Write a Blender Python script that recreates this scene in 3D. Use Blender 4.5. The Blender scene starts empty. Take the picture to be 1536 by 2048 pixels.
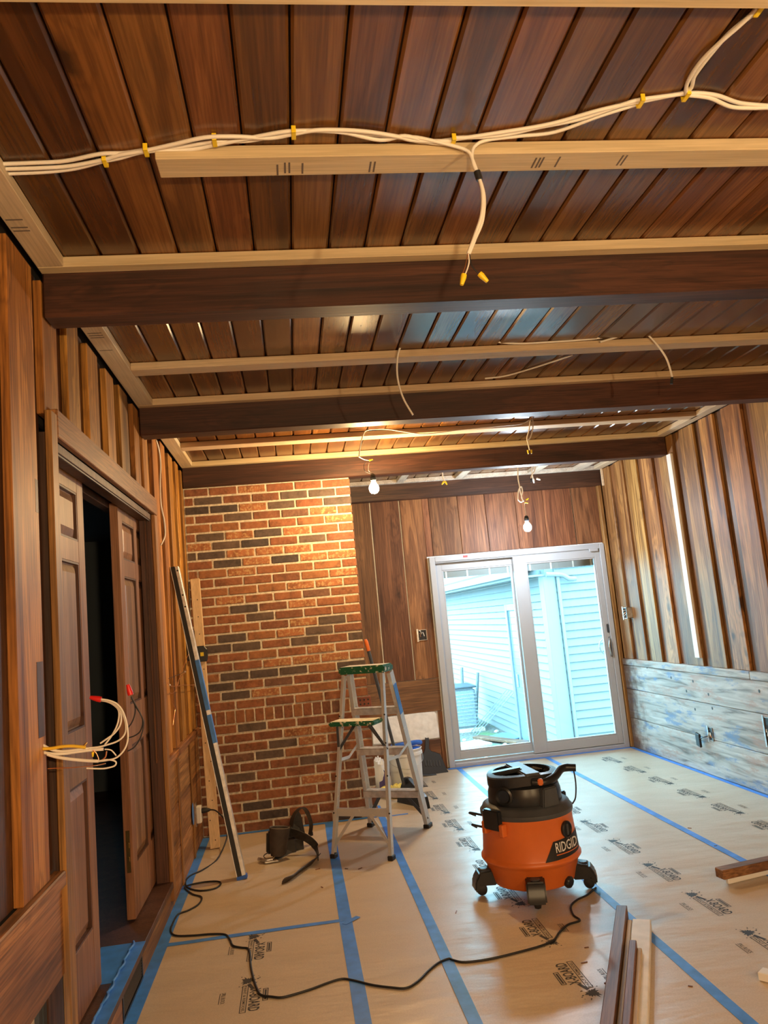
import bpy, bmesh, math, random
from mathutils import Vector, Matrix
random.seed(7)
D = bpy.data
SC = bpy.context.scene
COL = SC.collection
# ------------------------------------------------------------------ camera
FPX = 1541.7713
CAM = Vector((0.764238, -5.928909, 1.449033))
CR = Vector((0.98927535, -0.11418835, -0.09107855))
CU = Vector((0.07422602, -0.14401811, 0.98678735))
CF = Vector((0.12579658, 0.9829648, 0.13399782))
cd = D.cameras.new('camera'); co = D.objects.new('camera', cd); COL.objects.link(co)
cd.sensor_fit = 'VERTICAL'; cd.sensor_height = 36.0; cd.sensor_width = 27.0
cd.lens = 36.0 * FPX / 2048.0; cd.clip_start = 0.02; cd.clip_end = 200
co.matrix_world = Matrix(((CR.x, CU.x, -CF.x, CAM.x), (CR.y, CU.y, -CF.y, CAM.y), (CR.z, CU.z, -CF.z, CAM.z), (0, 0, 0, 1)))
SC.camera = co
# ------------------------------------------------------------------ daylight
w = D.worlds.new('overcast_sky'); SC.world = w; w.use_nodes = True
bg = w.node_tree.nodes['Background']
bg.inputs[0].default_value = (0.37, 0.79, 1.0, 1); bg.inputs[1].default_value = 14.0
vs = SC.view_settings
vs.view_transform = 'Standard'; vs.look = 'None'; vs.gamma = 1.0; vs.exposure = 0.35; vs.use_curve_mapping = False
WARM = (1.0, 0.66, 0.30); COOL = (0.76, 0.89, 1.0); ROOM = (1.0, 0.71, 0.37)
BULB_WARM, BULB_COOL, BULB_FILL = 1280.0, 980.0, 2150.0

def ray(u, v): return CR * ((u - 768) / FPX) - CU * ((v - 1024) / FPX) + CF
def on(u, v, ax, val):
    d = ray(u, v); return CAM + d * ((val - CAM[ax]) / d[ax])
def XP(u, v, x): return on(u, v, 0, x)
def YP(u, v, y): return on(u, v, 1, y)
def ZP(u, v, z=0.0): return on(u, v, 2, z)

# ------------------------------------------------------------------ mesh helpers
class MB:
    def __init__(s): s.v = []; s.f = []
    def add(s, vs_, fs):
        b = len(s.v); s.v += [Vector(p) for p in vs_]; s.f += [tuple(i + b for i in f) for f in fs]; return s
    def box(s, x0, x1, y0, y1, z0, z1):
        return s.add([(x0,y0,z0),(x1,y0,z0),(x1,y1,z0),(x0,y1,z0),(x0,y0,z1),(x1,y0,z1),(x1,y1,z1),(x0,y1,z1)],
                     [(0,3,2,1),(4,5,6,7),(0,1,5,4),(1,2,6,5),(2,3,7,6),(3,0,4,7)])
    def obox(s, c, ax, ay, az, hx, hy, hz):
        c = Vector(c); ax = Vector(ax).normalized()*hx; ay = Vector(ay).normalized()*hy; az = Vector(az).normalized()*hz
        P = [c+ax*i+ay*j+az*k for k in (-1,1) for (i,j) in ((-1,-1),(1,-1),(1,1),(-1,1))]
        F = [(0,3,2,1),(4,5,6,7),(0,1,5,4),(1,2,6,5),(2,3,7,6),(3,0,4,7)]
        if ax.cross(ay).dot(az) < 0: F = [tuple(reversed(f)) for f in F]
        return s.add(P, F)
    def bar(s, p0, p1, side, w_, t):
        p0 = Vector(p0); p1 = Vector(p1); d = (p1-p0); L = d.length; d.normalize()
        side = Vector(side); side = (side - d*side.dot(d)).normalized(); n = d.cross(side)
        return s.obox((p0+p1)/2, side, n, d, w_/2, t/2, L/2)
    def tube(s, pts, r, n=8, caps=True):
        pts = [Vector(p) for p in pts]; m = len(pts)
        rr = r if isinstance(r, (list, tuple)) else [r]*m
        t0 = (pts[1]-pts[0]).normalized()
        a = Vector((0,0,1)) if abs(t0.z) < .9 else Vector((1,0,0))
        u = t0.cross(a).normalized(); b = len(s.v)
        for i, p in enumerate(pts):
            t = (pts[min(i+1,m-1)]-pts[max(i-1,0)]).normalized()
            u = (u - t*u.dot(t)).normalized(); w2 = t.cross(u)
            for k in range(n):
                an = 2*math.pi*k/n; s.v.append(p + (u*math.cos(an)+w2*math.sin(an))*rr[i])
        for i in range(m-1):
            for k in range(n):
                s.f.append((b+i*n+k, b+i*n+(k+1)%n, b+(i+1)*n+(k+1)%n, b+(i+1)*n+k))
        if caps:
            s.f.append(tuple(b+k for k in reversed(range(n)))); s.f.append(tuple(b+(m-1)*n+k for k in range(n)))
        return s
    def lathe(s, prof, c, n=32, ax=(0,0,1), sx=1.0, sy=1.0, cap0=True, cap1=True):
        c = Vector(c); z = Vector(ax).normalized()
        x = Vector((1,0,0)) if abs(z.x) < .9 else Vector((0,1,0))
        x = (x - z*x.dot(z)).normalized(); y = z.cross(x); b = len(s.v); m = len(prof)
        for r, h in prof:
            for k in range(n):
                an = 2*math.pi*k/n; s.v.append(c + x*(r*sx*math.cos(an)) + y*(r*sy*math.sin(an)) + z*h)
        for i in range(m-1):
            for k in range(n):
                s.f.append((b+i*n+k, b+i*n+(k+1)%n, b+(i+1)*n+(k+1)%n, b+(i+1)*n+k))
        if cap0: s.f.append(tuple(b+k for k in reversed(range(n))))
        if cap1: s.f.append(tuple(b+(m-1)*n+k for k in range(n)))
        return s
    def prism(s, poly, o, u, v, d):
        o = Vector(o); u = Vector(u); v = Vector(v); d = Vector(d); n = len(poly); b = len(s.v)
        for k in (0, 1):
            for (a, c) in poly: s.v.append(o + u*a + v*c + d*k)
        s.f.append(tuple(b+i for i in range(n))); s.f.append(tuple(b+n+i for i in reversed(range(n))))
        for i in range(n): s.f.append((b+(i+1)%n, b+i, b+n+i, b+n+(i+1)%n))
        return s
    def strip(s, pts, side, w_, t):
        """flat strap following pts, width along side"""
        pts = [Vector(p) for p in pts]; m = len(pts); b = len(s.v)
        sides = side if isinstance(side, list) else [Vector(side)]*m
        for i, p in enumerate(pts):
            tt = (pts[min(i+1,m-1)]-pts[max(i-1,0)]).normalized()
            sd = Vector(sides[i]); sd = (sd - tt*sd.dot(tt)).normalized(); n = tt.cross(sd)
            ww = w_[i] if isinstance(w_, list) else w_
            for a, c in ((-1,-1),(1,-1),(1,1),(-1,1)): s.v.append(p + sd*(a*ww/2) + n*(c*t/2))
        for i in range(m-1):
            for k in range(4): s.f.append((b+i*4+k, b+i*4+(k+1)%4, b+(i+1)*4+(k+1)%4, b+(i+1)*4+k))
        s.f.append((b+3,b+2,b+1,b)); s.f.append(tuple(b+(m-1)*4+k for k in range(4)))
        return s

def spl(pts, n=6):
    P = [Vector(p) for p in pts]; out = []
    for i in range(len(P)-1):
        p0 = P[max(i-1,0)]; p1 = P[i]; p2 = P[i+1]; p3 = P[min(i+2,len(P)-1)]
        for k in range(n):
            t = k/n
            out.append(0.5*((2*p1)+(p2-p0)*t+(2*p0-5*p1+4*p2-p3)*t*t+(3*p1-p0-3*p2+p3)*t**3))
    out.append(P[-1]); return out

WO = {}
def finish(me, bevel, seg, smooth):
    bm = bmesh.new(); bm.from_mesh(me)
    bmesh.ops.recalc_face_normals(bm, faces=bm.faces)
    if bevel > 0:
        bmesh.ops.bevel(bm, geom=list(bm.edges), offset=bevel, segments=seg, affect='EDGES', clamp_overlap=True)
    bm.to_mesh(me); bm.free()
    if smooth:
        me.polygons.foreach_set('use_smooth', [True]*len(me.polygons))
        me.set_sharp_from_angle(angle=math.radians(smooth))
    me.update()
def build(name, mb, mat, parent=None, bevel=0.0, seg=1, smooth=0, origin=None):
    if origin is None:
        xs = [p.x for p in mb.v]; ys = [p.y for p in mb.v]; zs = [p.z for p in mb.v]
        origin = Vector(((min(xs)+max(xs))/2, (min(ys)+max(ys))/2, min(zs)))
    origin = Vector(origin)
    me = D.meshes.new(name); me.from_pydata([tuple(p-origin) for p in mb.v], [], mb.f)
    finish(me, bevel, seg, smooth)
    if mat: me.materials.append(mat)
    o = D.objects.new(name, me); COL.objects.link(o)
    place(o, origin, parent); return o
def place(o, origin, parent=None):
    origin = Vector(origin)
    if parent: o.parent = parent; o.location = origin - WO[parent.name]
    else: o.location = origin
    WO[o.name] = origin
def inst(src, name, origin, parent=None, scale=None):
    o = D.objects.new(name, src.data if hasattr(src, 'data') else src); COL.objects.link(o)
    place(o, origin, parent)
    if scale: o.scale = scale
    return o
def tag(o, label, cat, group=None):
    o['label'] = label; o['category'] = cat
    if group: o['group'] = group
    return o
def empty(name, loc, label=None, cat=None, group=None, kind=None):
    o = D.objects.new(name, None); COL.objects.link(o); o.empty_display_size = .05
    place(o, loc)
    if label: tag(o, label, cat, group)
    if kind: o['kind'] = kind
    return o
def struct(o): o['kind'] = 'structure'; return o
def B(x0, x1, y0, y1, z0, z1): return MB().box(x0, x1, y0, y1, z0, z1)

# ------------------------------------------------------------------ materials
def mat(name):
    m = D.materials.new(name); m.use_nodes = True
    return m, m.node_tree, m.node_tree.nodes['Principled BSDF']
class NT:
    def __init__(s, t): s.t = t
    def n(s, typ, **k):
        x = s.t.nodes.new(typ)
        for a, b in k.items():
            if a.startswith('i_'): x.inputs[int(a[2:])].default_value = b
            else: setattr(x, a, b)
        return x
    def l(s, a, b): s.t.links.new(a, b)
def ramp(N, stops, interp='LINEAR'):
    r = N.n('ShaderNodeValToRGB'); cr = r.color_ramp; cr.interpolation = interp
    while len(cr.elements) < len(stops): cr.elements.new(0.5)
    for e, (p, c) in zip(cr.elements, stops):
        e.position = p; e.color = (c[0], c[1], c[2], 1)
    return r
def mixc(N, a, b, f, mode='MIX'):
    m = N.n('ShaderNodeMix', data_type='RGBA', blend_type=mode)
    for i, s in ((0, f), (6, a), (7, b)):
        if hasattr(s, 'is_linked') or hasattr(s, 'links'): N.l(s, m.inputs[i])
        elif i == 0: m.inputs[0].default_value = s
        else: m.inputs[i].default_value = (*s, 1)
    return m.outputs[2]
def math_(N, op, a, b=None, c=None, clamp=False):
    m = N.n('ShaderNodeMath', operation=op, use_clamp=clamp)
    for i, s in enumerate((a, b, c)):
        if s is None: continue
        if hasattr(s, 'links'): N.l(s, m.inputs[i])
        else: m.inputs[i].default_value = s
    return m.outputs[0]
def coords(N, stretch, rnd=30.0):
    tc = N.n('ShaderNodeTexCoord'); oi = N.n('ShaderNodeObjectInfo')
    r = math_(N, 'MULTIPLY', oi.outputs['Random'], rnd)
    ad = N.n('ShaderNodeVectorMath', operation='ADD'); N.l(tc.outputs['Object'], ad.inputs[0]); N.l(r, ad.inputs[1])
    mp = N.n('ShaderNodeMapping'); N.l(ad.outputs[0], mp.inputs[0]); mp.inputs['Scale'].default_value = stretch
    return mp.outputs[0], oi, ad.outputs[0]
def wood(name, dark, mid, light, axis=2, rough=0.5, var=0.35, knots=0.5, spec=0.5, fine=0.35, bump=0.25, streak=1.0, ring=0.42, thick=0):
    """stretched grain along axis, rings that bend round knots; thick is the board's thin direction"""
    m, t, bs = mat(name); N = NT(t)
    st = [1.0, 1.0, 1.0]; st[axis] = 0.075
    vec, oi, raw = coords(N, st)
    n1 = N.n('ShaderNodeTexNoise'); N.l(vec, n1.inputs['Vector']); n1.inputs['Scale'].default_value = 7*streak; n1.inputs['Detail'].default_value = 6; n1.inputs['Distortion'].default_value = 1.1; n1.inputs['Roughness'].default_value = .58
    st3 = [1.0, 1.0, 1.0]; st3[axis] = 0.025
    mp3 = N.n('ShaderNodeMapping'); N.l(raw, mp3.inputs[0]); mp3.inputs['Scale'].default_value = st3
    n2 = N.n('ShaderNodeTexNoise'); N.l(mp3.outputs[0], n2.inputs['Vector']); n2.inputs['Scale'].default_value = 150; n2.inputs['Detail'].default_value = 4
    arg = math_(N, 'MULTIPLY', n1.outputs[0], 42.0)
    if knots > 0:
        st2 = [1.0, 1.0, 1.0]; st2[axis] = 0.40; st2[thick] = 0.0
        mp = N.n('ShaderNodeMapping'); N.l(raw, mp.inputs[0]); mp.inputs['Scale'].default_value = st2
        n5 = N.n('ShaderNodeTexNoise'); N.l(raw, n5.inputs['Vector']); n5.inputs['Scale'].default_value = 11
        wob = N.n('ShaderNodeVectorMath', operation='MULTIPLY_ADD'); N.l(n5.outputs['Color'], wob.inputs[0]); wob.inputs[1].default_value = (.045,)*3; N.l(mp.outputs[0], wob.inputs[2])
        vo = N.n('ShaderNodeTexVoronoi'); N.l(wob.outputs[0], vo.inputs['Vector']); vo.inputs['Scale'].default_value = 4.2
        kd = vo.outputs['Distance']
        near = math_(N, 'SUBTRACT', 1.0, math_(N, 'MULTIPLY', kd, 3.0), clamp=True)
        arg = math_(N, 'ADD', arg, math_(N, 'MULTIPLY', near, 16.0))
    rg = math_(N, 'SINE', arg); rg = math_(N, 'MULTIPLY_ADD', rg, 0.5, 0.5); rg = math_(N, 'POWER', rg, 2.2)
    base = ramp(N, [(0.30, dark), (0.48, mid), (0.70, light)]); N.l(n1.outputs[0], base.inputs[0])
    c = mixc(N, base.outputs[0], dark, math_(N, 'MULTIPLY', rg, ring))
    fn = ramp(N, [(0.38, (1-fine,)*3), (0.60, (1+fine*0.45,)*3)]); N.l(n2.outputs[0], fn.inputs[0])
    c = mixc(N, c, fn.outputs[0], 1.0, 'MULTIPLY')
    if knots > 0:
        kr = ramp(N, [(0.045, (1,1,1)), (0.085, (.55,.55,.55)), (0.17, (0,0,0))]); N.l(kd, kr.inputs[0])
        c = mixc(N, c, tuple(x*0.30 for x in dark), math_(N, 'MULTIPLY', kr.outputs[0], knots))
    hv = N.n('ShaderNodeHueSaturation'); N.l(c, hv.inputs['Color'])
    N.l(math_(N, 'MULTIPLY_ADD', oi.outputs['Random'], var*2, 1-var), hv.inputs['Value'])
    rb = math_(N, 'FRACT', math_(N, 'MULTIPLY', oi.outputs['Random'], 17.3))
    N.l(math_(N, 'MULTIPLY_ADD', rb, 0.016, 0.494), hv.inputs['Hue'])
    N.l(hv.outputs[0], bs.inputs['Base Color'])
    bs.inputs['Roughness'].default_value = rough; bs.inputs['Specular IOR Level'].default_value = spec
    bp = N.n('ShaderNodeBump'); bp.inputs['Strength'].default_value = bump; bp.inputs['Distance'].default_value = 0.004
    N.l(math_(N, 'ADD', n1.outputs[0], math_(N, 'MULTIPLY', n2.outputs[0], 0.35)), bp.inputs['Height']); N.l(bp.outputs[0], bs.inputs['Normal'])
    return m
def plain(name, col, rough=0.5, metal=0.0, spec=0.5, noise=0.0, nscale=20, emit=0.0, bump=0.0):
    m, t, bs = mat(name); N = NT(t)
    bs.inputs['Base Color'].default_value = (*col, 1); bs.inputs['Roughness'].default_value = rough
    bs.inputs['Metallic'].default_value = metal; bs.inputs['Specular IOR Level'].default_value = spec
    if noise or bump:
        vec, oi, raw = coords(N, (1,1,1))
        nz = N.n('ShaderNodeTexNoise'); N.l(vec, nz.inputs['Vector']); nz.inputs['Scale'].default_value = nscale; nz.inputs['Detail'].default_value = 5
        r = ramp(N, [(0.3, tuple(max(0,c*(1-noise)) for c in col)), (0.7, tuple(min(1,c*(1+noise)) for c in col))]); N.l(nz.outputs[0], r.inputs[0])
        N.l(r.outputs[0], bs.inputs['Base Color'])
        if bump:
            bp = N.n('ShaderNodeBump'); bp.inputs['Strength'].default_value = bump; bp.inputs['Distance'].default_value = 0.004
            N.l(nz.outputs[0], bp.inputs['Height']); N.l(bp.outputs[0], bs.inputs['Normal'])
    if emit:
        bs.inputs['Emission Color'].default_value = (*col, 1); bs.inputs['Emission Strength'].default_value = emit
    return m
def spotted(name, base, spot, scale, th, rough=0.5, metal=0.0):
    m, t, bs = mat(name); N = NT(t); vec, oi, raw = coords(N, (1,1,1))
    nz = N.n('ShaderNodeTexNoise'); N.l(vec, nz.inputs['Vector']); nz.inputs['Scale'].default_value = scale; nz.inputs['Detail'].default_value = 6; nz.inputs['Roughness'].default_value = .7
    r = ramp(N, [(th, base), (th+0.03, spot)]); N.l(nz.outputs[0], r.inputs[0]); N.l(r.outputs[0], bs.inputs['Base Color'])
    bs.inputs['Roughness'].default_value = rough; bs.inputs['Metallic'].default_value = metal
    return m
M = {}
CW = ((.060,.020,.005), (.150,.055,.013), (.235,.094,.024))
M['ceil'] = wood('stained_ceiling_wood', *CW, axis=1, rough=.27, var=.30, knots=.9, fine=.22, bump=.06, streak=.8, spec=.75, thick=2, ring=.32)
LW = ((.11,.037,.007), (.42,.175,.035), (.66,.335,.085))
M['wall'] = wood('cedar_wall_wood', *LW, axis=2, rough=.5, var=.25, knots=.6, spec=.35)
M['wallh'] = wood('cedar_wall_wood_horizontal', (.11,.042,.016), (.30,.125,.042), (.45,.21,.08), axis=1, rough=.55, var=.15, knots=.6)
M['wallhx'] = wood('cedar_wall_wood_cross', (.09,.032,.014), (.20,.078,.032), (.30,.13,.055), axis=0, rough=.5, var=.15, knots=.6, thick=1)
M['back'] = wood('brown_back_wall_wood', (.075,.026,.011), (.205,.080,.032), (.32,.140,.058), axis=2, rough=.58, var=.25, knots=.9, spec=.35, thick=1)
M['rwall'] = wood('cedar_right_wall_wood', (.085,.030,.009), (.35,.160,.046), (.57,.32,.11), axis=2, rough=.52, var=.28, knots=.85, spec=.4)
M['rrecess_shade'] = wood('shade_toned_right_board_wood', (.05,.018,.006), (.19,.080,.026), (.32,.15,.055), axis=2, rough=.5, var=.25, knots=.4)  # right wall wood again, darkened to carry the shade of the recesses
M['recess'] = wood('shade_toned_board_wood', (.035,.011,.004), (.10,.034,.011), (.16,.06,.020), axis=2, rough=.5, var=.25, knots=.3)  # board colour lowered to put shade between the proud boards
M['beam'] = wood('dark_beam_wood', (.022,.008,.005), (.062,.022,.012), (.105,.040,.020), axis=0, rough=.5, var=.12, knots=.7, thick=1)
M['pine'] = wood('raw_pine_lumber', (.50,.36,.20), (.64,.49,.31), (.72,.58,.39), axis=0, thick=1, ring=.2, rough=.62, var=.10, knots=.3, fine=.12, bump=.08)
M['piney'] = wood('raw_pine_lumber_long', (.50,.37,.23), (.60,.47,.32), (.68,.56,.40), axis=1, thick=2, ring=.2, rough=.62, var=.08, knots=.25, fine=.12, bump=.08)
M['pinez'] = wood('raw_pine_stud', (.60,.41,.22), (.72,.52,.31), (.78,.60,.38), axis=2, thick=1, ring=.15, rough=.62, var=.06, knots=.25, fine=.1, bump=.06)
M['dust'] = wood('dusty_pine', (.45,.36,.27), (.58,.50,.40), (.66,.60,.50), axis=1, thick=2, ring=.2, rough=.7, var=.1, knots=.2, fine=.2)
M['door'] = wood('stained_door_wood', (.16,.070,.033), (.27,.128,.062), (.37,.19,.098), axis=2, rough=.42, var=.06, knots=0, fine=.3, bump=.1)
M['jamb'] = wood('dark_jamb_wood', (.050,.020,.012), (.085,.036,.021), (.12,.055,.032), axis=2, rough=.5, var=.05, knots=0)
M['casing'] = wood('casing_wood', (.17,.072,.020), (.34,.155,.046), (.48,.25,.085), axis=2, rough=.5, var=.08, knots=.2)
M['casingh'] = wood('header_casing_wood', (.15,.062,.020), (.30,.135,.044), (.42,.21,.075), axis=1, rough=.5, var=.05, knots=.3)
M['scrapy'] = wood('stained_offcut_wood', (.10,.038,.02), (.24,.105,.052), (.36,.18,.10), axis=1, thick=2, rough=.5, var=.15, knots=.3)
M['scrapx'] = wood('stained_offcut_wood_cross', (.08,.03,.014), (.20,.08,.035), (.32,.15,.07), axis=0, thick=2, rough=.5, var=.15, knots=.3)
M['mortar'] = plain('mortar', (.60,.54,.44), .9, noise=.25, nscale=60, bump=.6)
M['paper'] = None
M['tape'] = plain('blue_painters_tape', (.055,.25,.78), .45, noise=.18, nscale=14, bump=.25)
M['ink'] = plain('black_print_ink', (.035,.033,.035), .6)
M['white_vinyl'] = plain('white_vinyl_frame', (.43,.455,.49), .35, noise=.03, nscale=4)
M['cable'] = plain('white_cable_jacket', (.80,.76,.68), .42)
M['nut'] = plain('yellow_wire_connector', (.85,.62,.02), .4)
M['rednut'] = plain('red_wire_connector', (.62,.012,.012), .4)
M['yellow'] = plain('yellow_cable_jacket', (.80,.52,.04), .45)
M['copper'] = plain('bare_copper_wire', (.80,.40,.22), .3, metal=1.0)
M['black'] = plain('black_rubber', (.011,.012,.015), .5)
M['blackgl'] = plain('black_plastic', (.013,.016,.021), .34, noise=.2, nscale=8)
M['grey'] = plain('dark_grey_plastic', (.060,.070,.084), .42, noise=.2, nscale=10)
M['orange'] = plain('orange_plastic', (.70,.165,.030), .36, noise=.08, nscale=5)
M['white'] = plain('white_paint', (.82,.82,.80), .5)
M['alu'] = plain('worn_aluminium', (.74,.75,.76), .40, metal=.65, noise=.22, nscale=25)
M['alu2'] = spotted('paint_spattered_aluminium', (.66,.67,.67), (.84,.82,.77), 22, .62, .45, .5)
M['steel'] = plain('galvanised_steel', (.55,.56,.56), .35, metal=.9, noise=.3, nscale=30)
M['green'] = spotted('green_ladder_plastic_with_paint', (.012,.13,.065), (.72,.70,.60), 26, .575, .45)
M['leather'] = plain('black_leather', (.020,.018,.017), .5, noise=.5, nscale=30, bump=.3)
M['rim'] = plain('pale_leather_edge', (.16,.14,.12), .7)
M['suede'] = plain('brown_black_leather', (.045,.033,.027), .62, noise=.4, nscale=18, bump=.2)
M['bucket'] = plain('white_plastic_bucket', (.74,.76,.78), .38, noise=.05, nscale=6)
M['blue'] = plain('blue_plastic', (.02,.13,.62), .4, noise=.15, nscale=8)
M['glove'] = plain('yellow_work_glove', (.66,.55,.14), .8, noise=.35, nscale=20)
M['purple'] = plain('purple_print', (.06,.04,.20), .5)
M['insul'] = plain('white_foam_patch', (.88,.88,.88), .8, noise=.10, nscale=18, bump=1.0)
M['siding'] = plain('white_vinyl_siding', (.142,.150,.150), .5, noise=.03, nscale=3)
M['trimw'] = plain('white_exterior_trim', (.168,.176,.176), .45)
M['roof'] = plain('asphalt_shingle', (.16,.20,.24), .9, noise=.5, nscale=60)
M['ac'] = plain('grey_condenser_metal', (.22,.24,.26), .5, noise=.2, nscale=50)
M['stone'] = plain('grey_rubble_stone', (.10,.115,.115), .85, noise=.5, nscale=9, bump=1.0)
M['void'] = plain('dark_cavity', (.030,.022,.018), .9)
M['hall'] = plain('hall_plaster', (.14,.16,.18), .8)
M['blackwood'] = plain('black_painted_wood', (.012,.012,.013), .5)
M['bluewin'] = plain('exterior_door_panel', (.16,.32,.55), .3)
M['red'] = plain('red_tape', (.65,.05,.04), .5)
M['brass'] = plain('brass_hardware', (.75,.55,.22), .25, metal=1.0)
M['cushion'] = plain('grey_woven_cushion', (.16,.18,.17), .9, noise=.4, nscale=30)
def m_paper():
    m, t, bs = mat('tan_floor_paper'); N = NT(t)
    tc = N.n('ShaderNodeTexCoord'); g = N.n('ShaderNodeNewGeometry')
    mp = N.n('ShaderNodeMapping'); N.l(g.outputs['Position'], mp.inputs[0]); mp.inputs['Scale'].default_value = (1.1, 2.6, 1)
    mp.inputs['Rotation'].default_value = (0,0,.35)
    n1 = N.n('ShaderNodeTexNoise'); N.l(mp.outputs[0], n1.inputs['Vector']); n1.inputs['Scale'].default_value = 2.6; n1.inputs['Detail'].default_value = 3
    n2 = N.n('ShaderNodeTexNoise'); N.l(g.outputs['Position'], n2.inputs['Vector']); n2.inputs['Scale'].default_value = 160; n2.inputs['Detail'].default_value = 2
    r = ramp(N, [(.3, (.55,.445,.325)), (.7, (.60,.49,.365))]); N.l(n1.outputs[0], r.inputs[0])
    r2 = ramp(N, [(.35, (.93,)*3), (.65, (1.05,)*3)]); N.l(n2.outputs[0], r2.inputs[0])
    N.l(mixc(N, r.outputs[0], r2.outputs[0], 1.0, 'MULTIPLY'), bs.inputs['Base Color'])
    bs.inputs['Roughness'].default_value = .38; bs.inputs['Specular IOR Level'].default_value = .8
    bp = N.n('ShaderNodeBump'); bp.inputs['Strength'].default_value = .8; bp.inputs['Distance'].default_value = .013
    N.l(n1.outputs[0], bp.inputs['Height']); N.l(bp.outputs[0], bs.inputs['Normal'])
    return m
M['paper'] = m_paper()
def m_brick():
    m, t, bs = mat('clay_brick'); N = NT(t); vec, oi, raw = coords(N, (1,1,1))
    n1 = N.n('ShaderNodeTexNoise'); N.l(vec, n1.inputs['Vector']); n1.inputs['Scale'].default_value = 16; n1.inputs['Detail'].default_value = 6; n1.inputs['Roughness'].default_value = .65
    n2 = N.n('ShaderNodeTexNoise'); N.l(vec, n2.inputs['Vector']); n2.inputs['Scale'].default_value = 55; n2.inputs['Detail'].default_value = 4
    r = ramp(N, [(.3, (.55,)*3), (.5, (1.0,)*3), (.75, (1.35,)*3)]); N.l(n1.outputs[0], r.inputs[0])
    c = mixc(N, oi.outputs['Color'], r.outputs[0], 1.0, 'MULTIPLY')
    # pale kiln speckle, strength carried by the brick's alpha
    r2 = ramp(N, [(.50, (0,0,0)), (.62, (1,1,1))]); N.l(n2.outputs[0], r2.inputs[0])
    c = mixc(N, c, (.50,.33,.16), math_(N, 'MULTIPLY', r2.outputs[0], oi.outputs['Alpha']))
    N.l(c, bs.inputs['Base Color']); bs.inputs['Roughness'].default_value = .8
    bp = N.n('ShaderNodeBump'); bp.inputs['Strength'].default_value = .7; bp.inputs['Distance'].default_value = .004
    N.l(n1.outputs[0], bp.inputs['Height']); N.l(bp.outputs[0], bs.inputs['Normal'])
    return m
M['brick'] = m_brick()
def m_weather():
    m, t, bs = mat('weathered_grey_board'); N = NT(t)
    vec, oi, raw = coords(N, (1,.09,1))
    n1 = N.n('ShaderNodeTexNoise'); N.l(vec, n1.inputs['Vector']); n1.inputs['Scale'].default_value = 22; n1.inputs['Detail'].default_value = 5; n1.inputs['Distortion'].default_value = 1.0
    base = ramp(N, [(.30, (.12,.11,.095)), (.47, (.40,.39,.36)), (.7, (.58,.57,.53))]); N.l(n1.outputs[0], base.inputs[0])
    mp = N.n('ShaderNodeMapping'); N.l(raw, mp.inputs[0]); mp.inputs['Scale'].default_value = (1,.35,1.3)
    n3 = N.n('ShaderNodeTexNoise'); N.l(mp.outputs[0], n3.inputs['Vector']); n3.inputs['Scale'].default_value = 5.5; n3.inputs['Detail'].default_value = 6; n3.inputs['Roughness'].default_value = .7
    pk = ramp(N, [(.54, (0,0,0)), (.62, (1,1,1))]); N.l(n3.outputs[0], pk.inputs[0])
    bl = ramp(N, [(.39, (1,1,1)), (.46, (0,0,0))]); N.l(n3.outputs[0], bl.inputs[0])
    c = mixc(N, base.outputs[0], (.42,.26,.19), math_(N, 'MULTIPLY', pk.outputs[0], .7))
    c = mixc(N, c, (.11,.23,.44), math_(N, 'MULTIPLY', bl.outputs[0], .75))
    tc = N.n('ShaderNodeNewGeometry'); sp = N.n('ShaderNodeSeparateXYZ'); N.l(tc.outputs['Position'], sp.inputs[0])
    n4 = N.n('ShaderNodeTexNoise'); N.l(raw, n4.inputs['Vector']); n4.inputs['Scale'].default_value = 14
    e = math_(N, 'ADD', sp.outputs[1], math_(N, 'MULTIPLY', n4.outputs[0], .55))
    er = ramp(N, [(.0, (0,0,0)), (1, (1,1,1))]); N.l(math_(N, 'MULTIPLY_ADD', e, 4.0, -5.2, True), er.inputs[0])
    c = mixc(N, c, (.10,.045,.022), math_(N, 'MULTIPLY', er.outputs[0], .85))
    N.l(c, bs.inputs['Base Color']); bs.inputs['Roughness'].default_value = .6
    bp = N.n('ShaderNodeBump'); bp.inputs['Strength'].default_value = .4; bp.inputs['Distance'].default_value = .004
    N.l(n1.outputs[0], bp.inputs['Height']); N.l(bp.outputs[0], bs.inputs['Normal'])
    return m
M['weather'] = m_weather()
def m_glass():
    m = D.materials.new('window_glass'); m.use_nodes = True; t = m.node_tree; N = NT(t)
    for x in list(t.nodes): t.nodes.remove(x)
    o = N.n('ShaderNodeOutputMaterial'); tr = N.n('ShaderNodeBsdfTransparent'); gl = N.n('ShaderNodeBsdfGlossy'); mx = N.n('ShaderNodeMixShader'); fr = N.n('ShaderNodeFresnel')
    tr.inputs[0].default_value = (.93,.97,.97,1); gl.inputs['Roughness'].default_value = .02; fr.inputs[0].default_value = 1.35
    N.l(fr.outputs[0], mx.inputs[0]); N.l(tr.outputs[0], mx.inputs[1]); N.l(gl.outputs[0], mx.inputs[2]); N.l(mx.outputs[0], o.inputs[0])
    return m
M['glass'] = m_glass()
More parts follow.
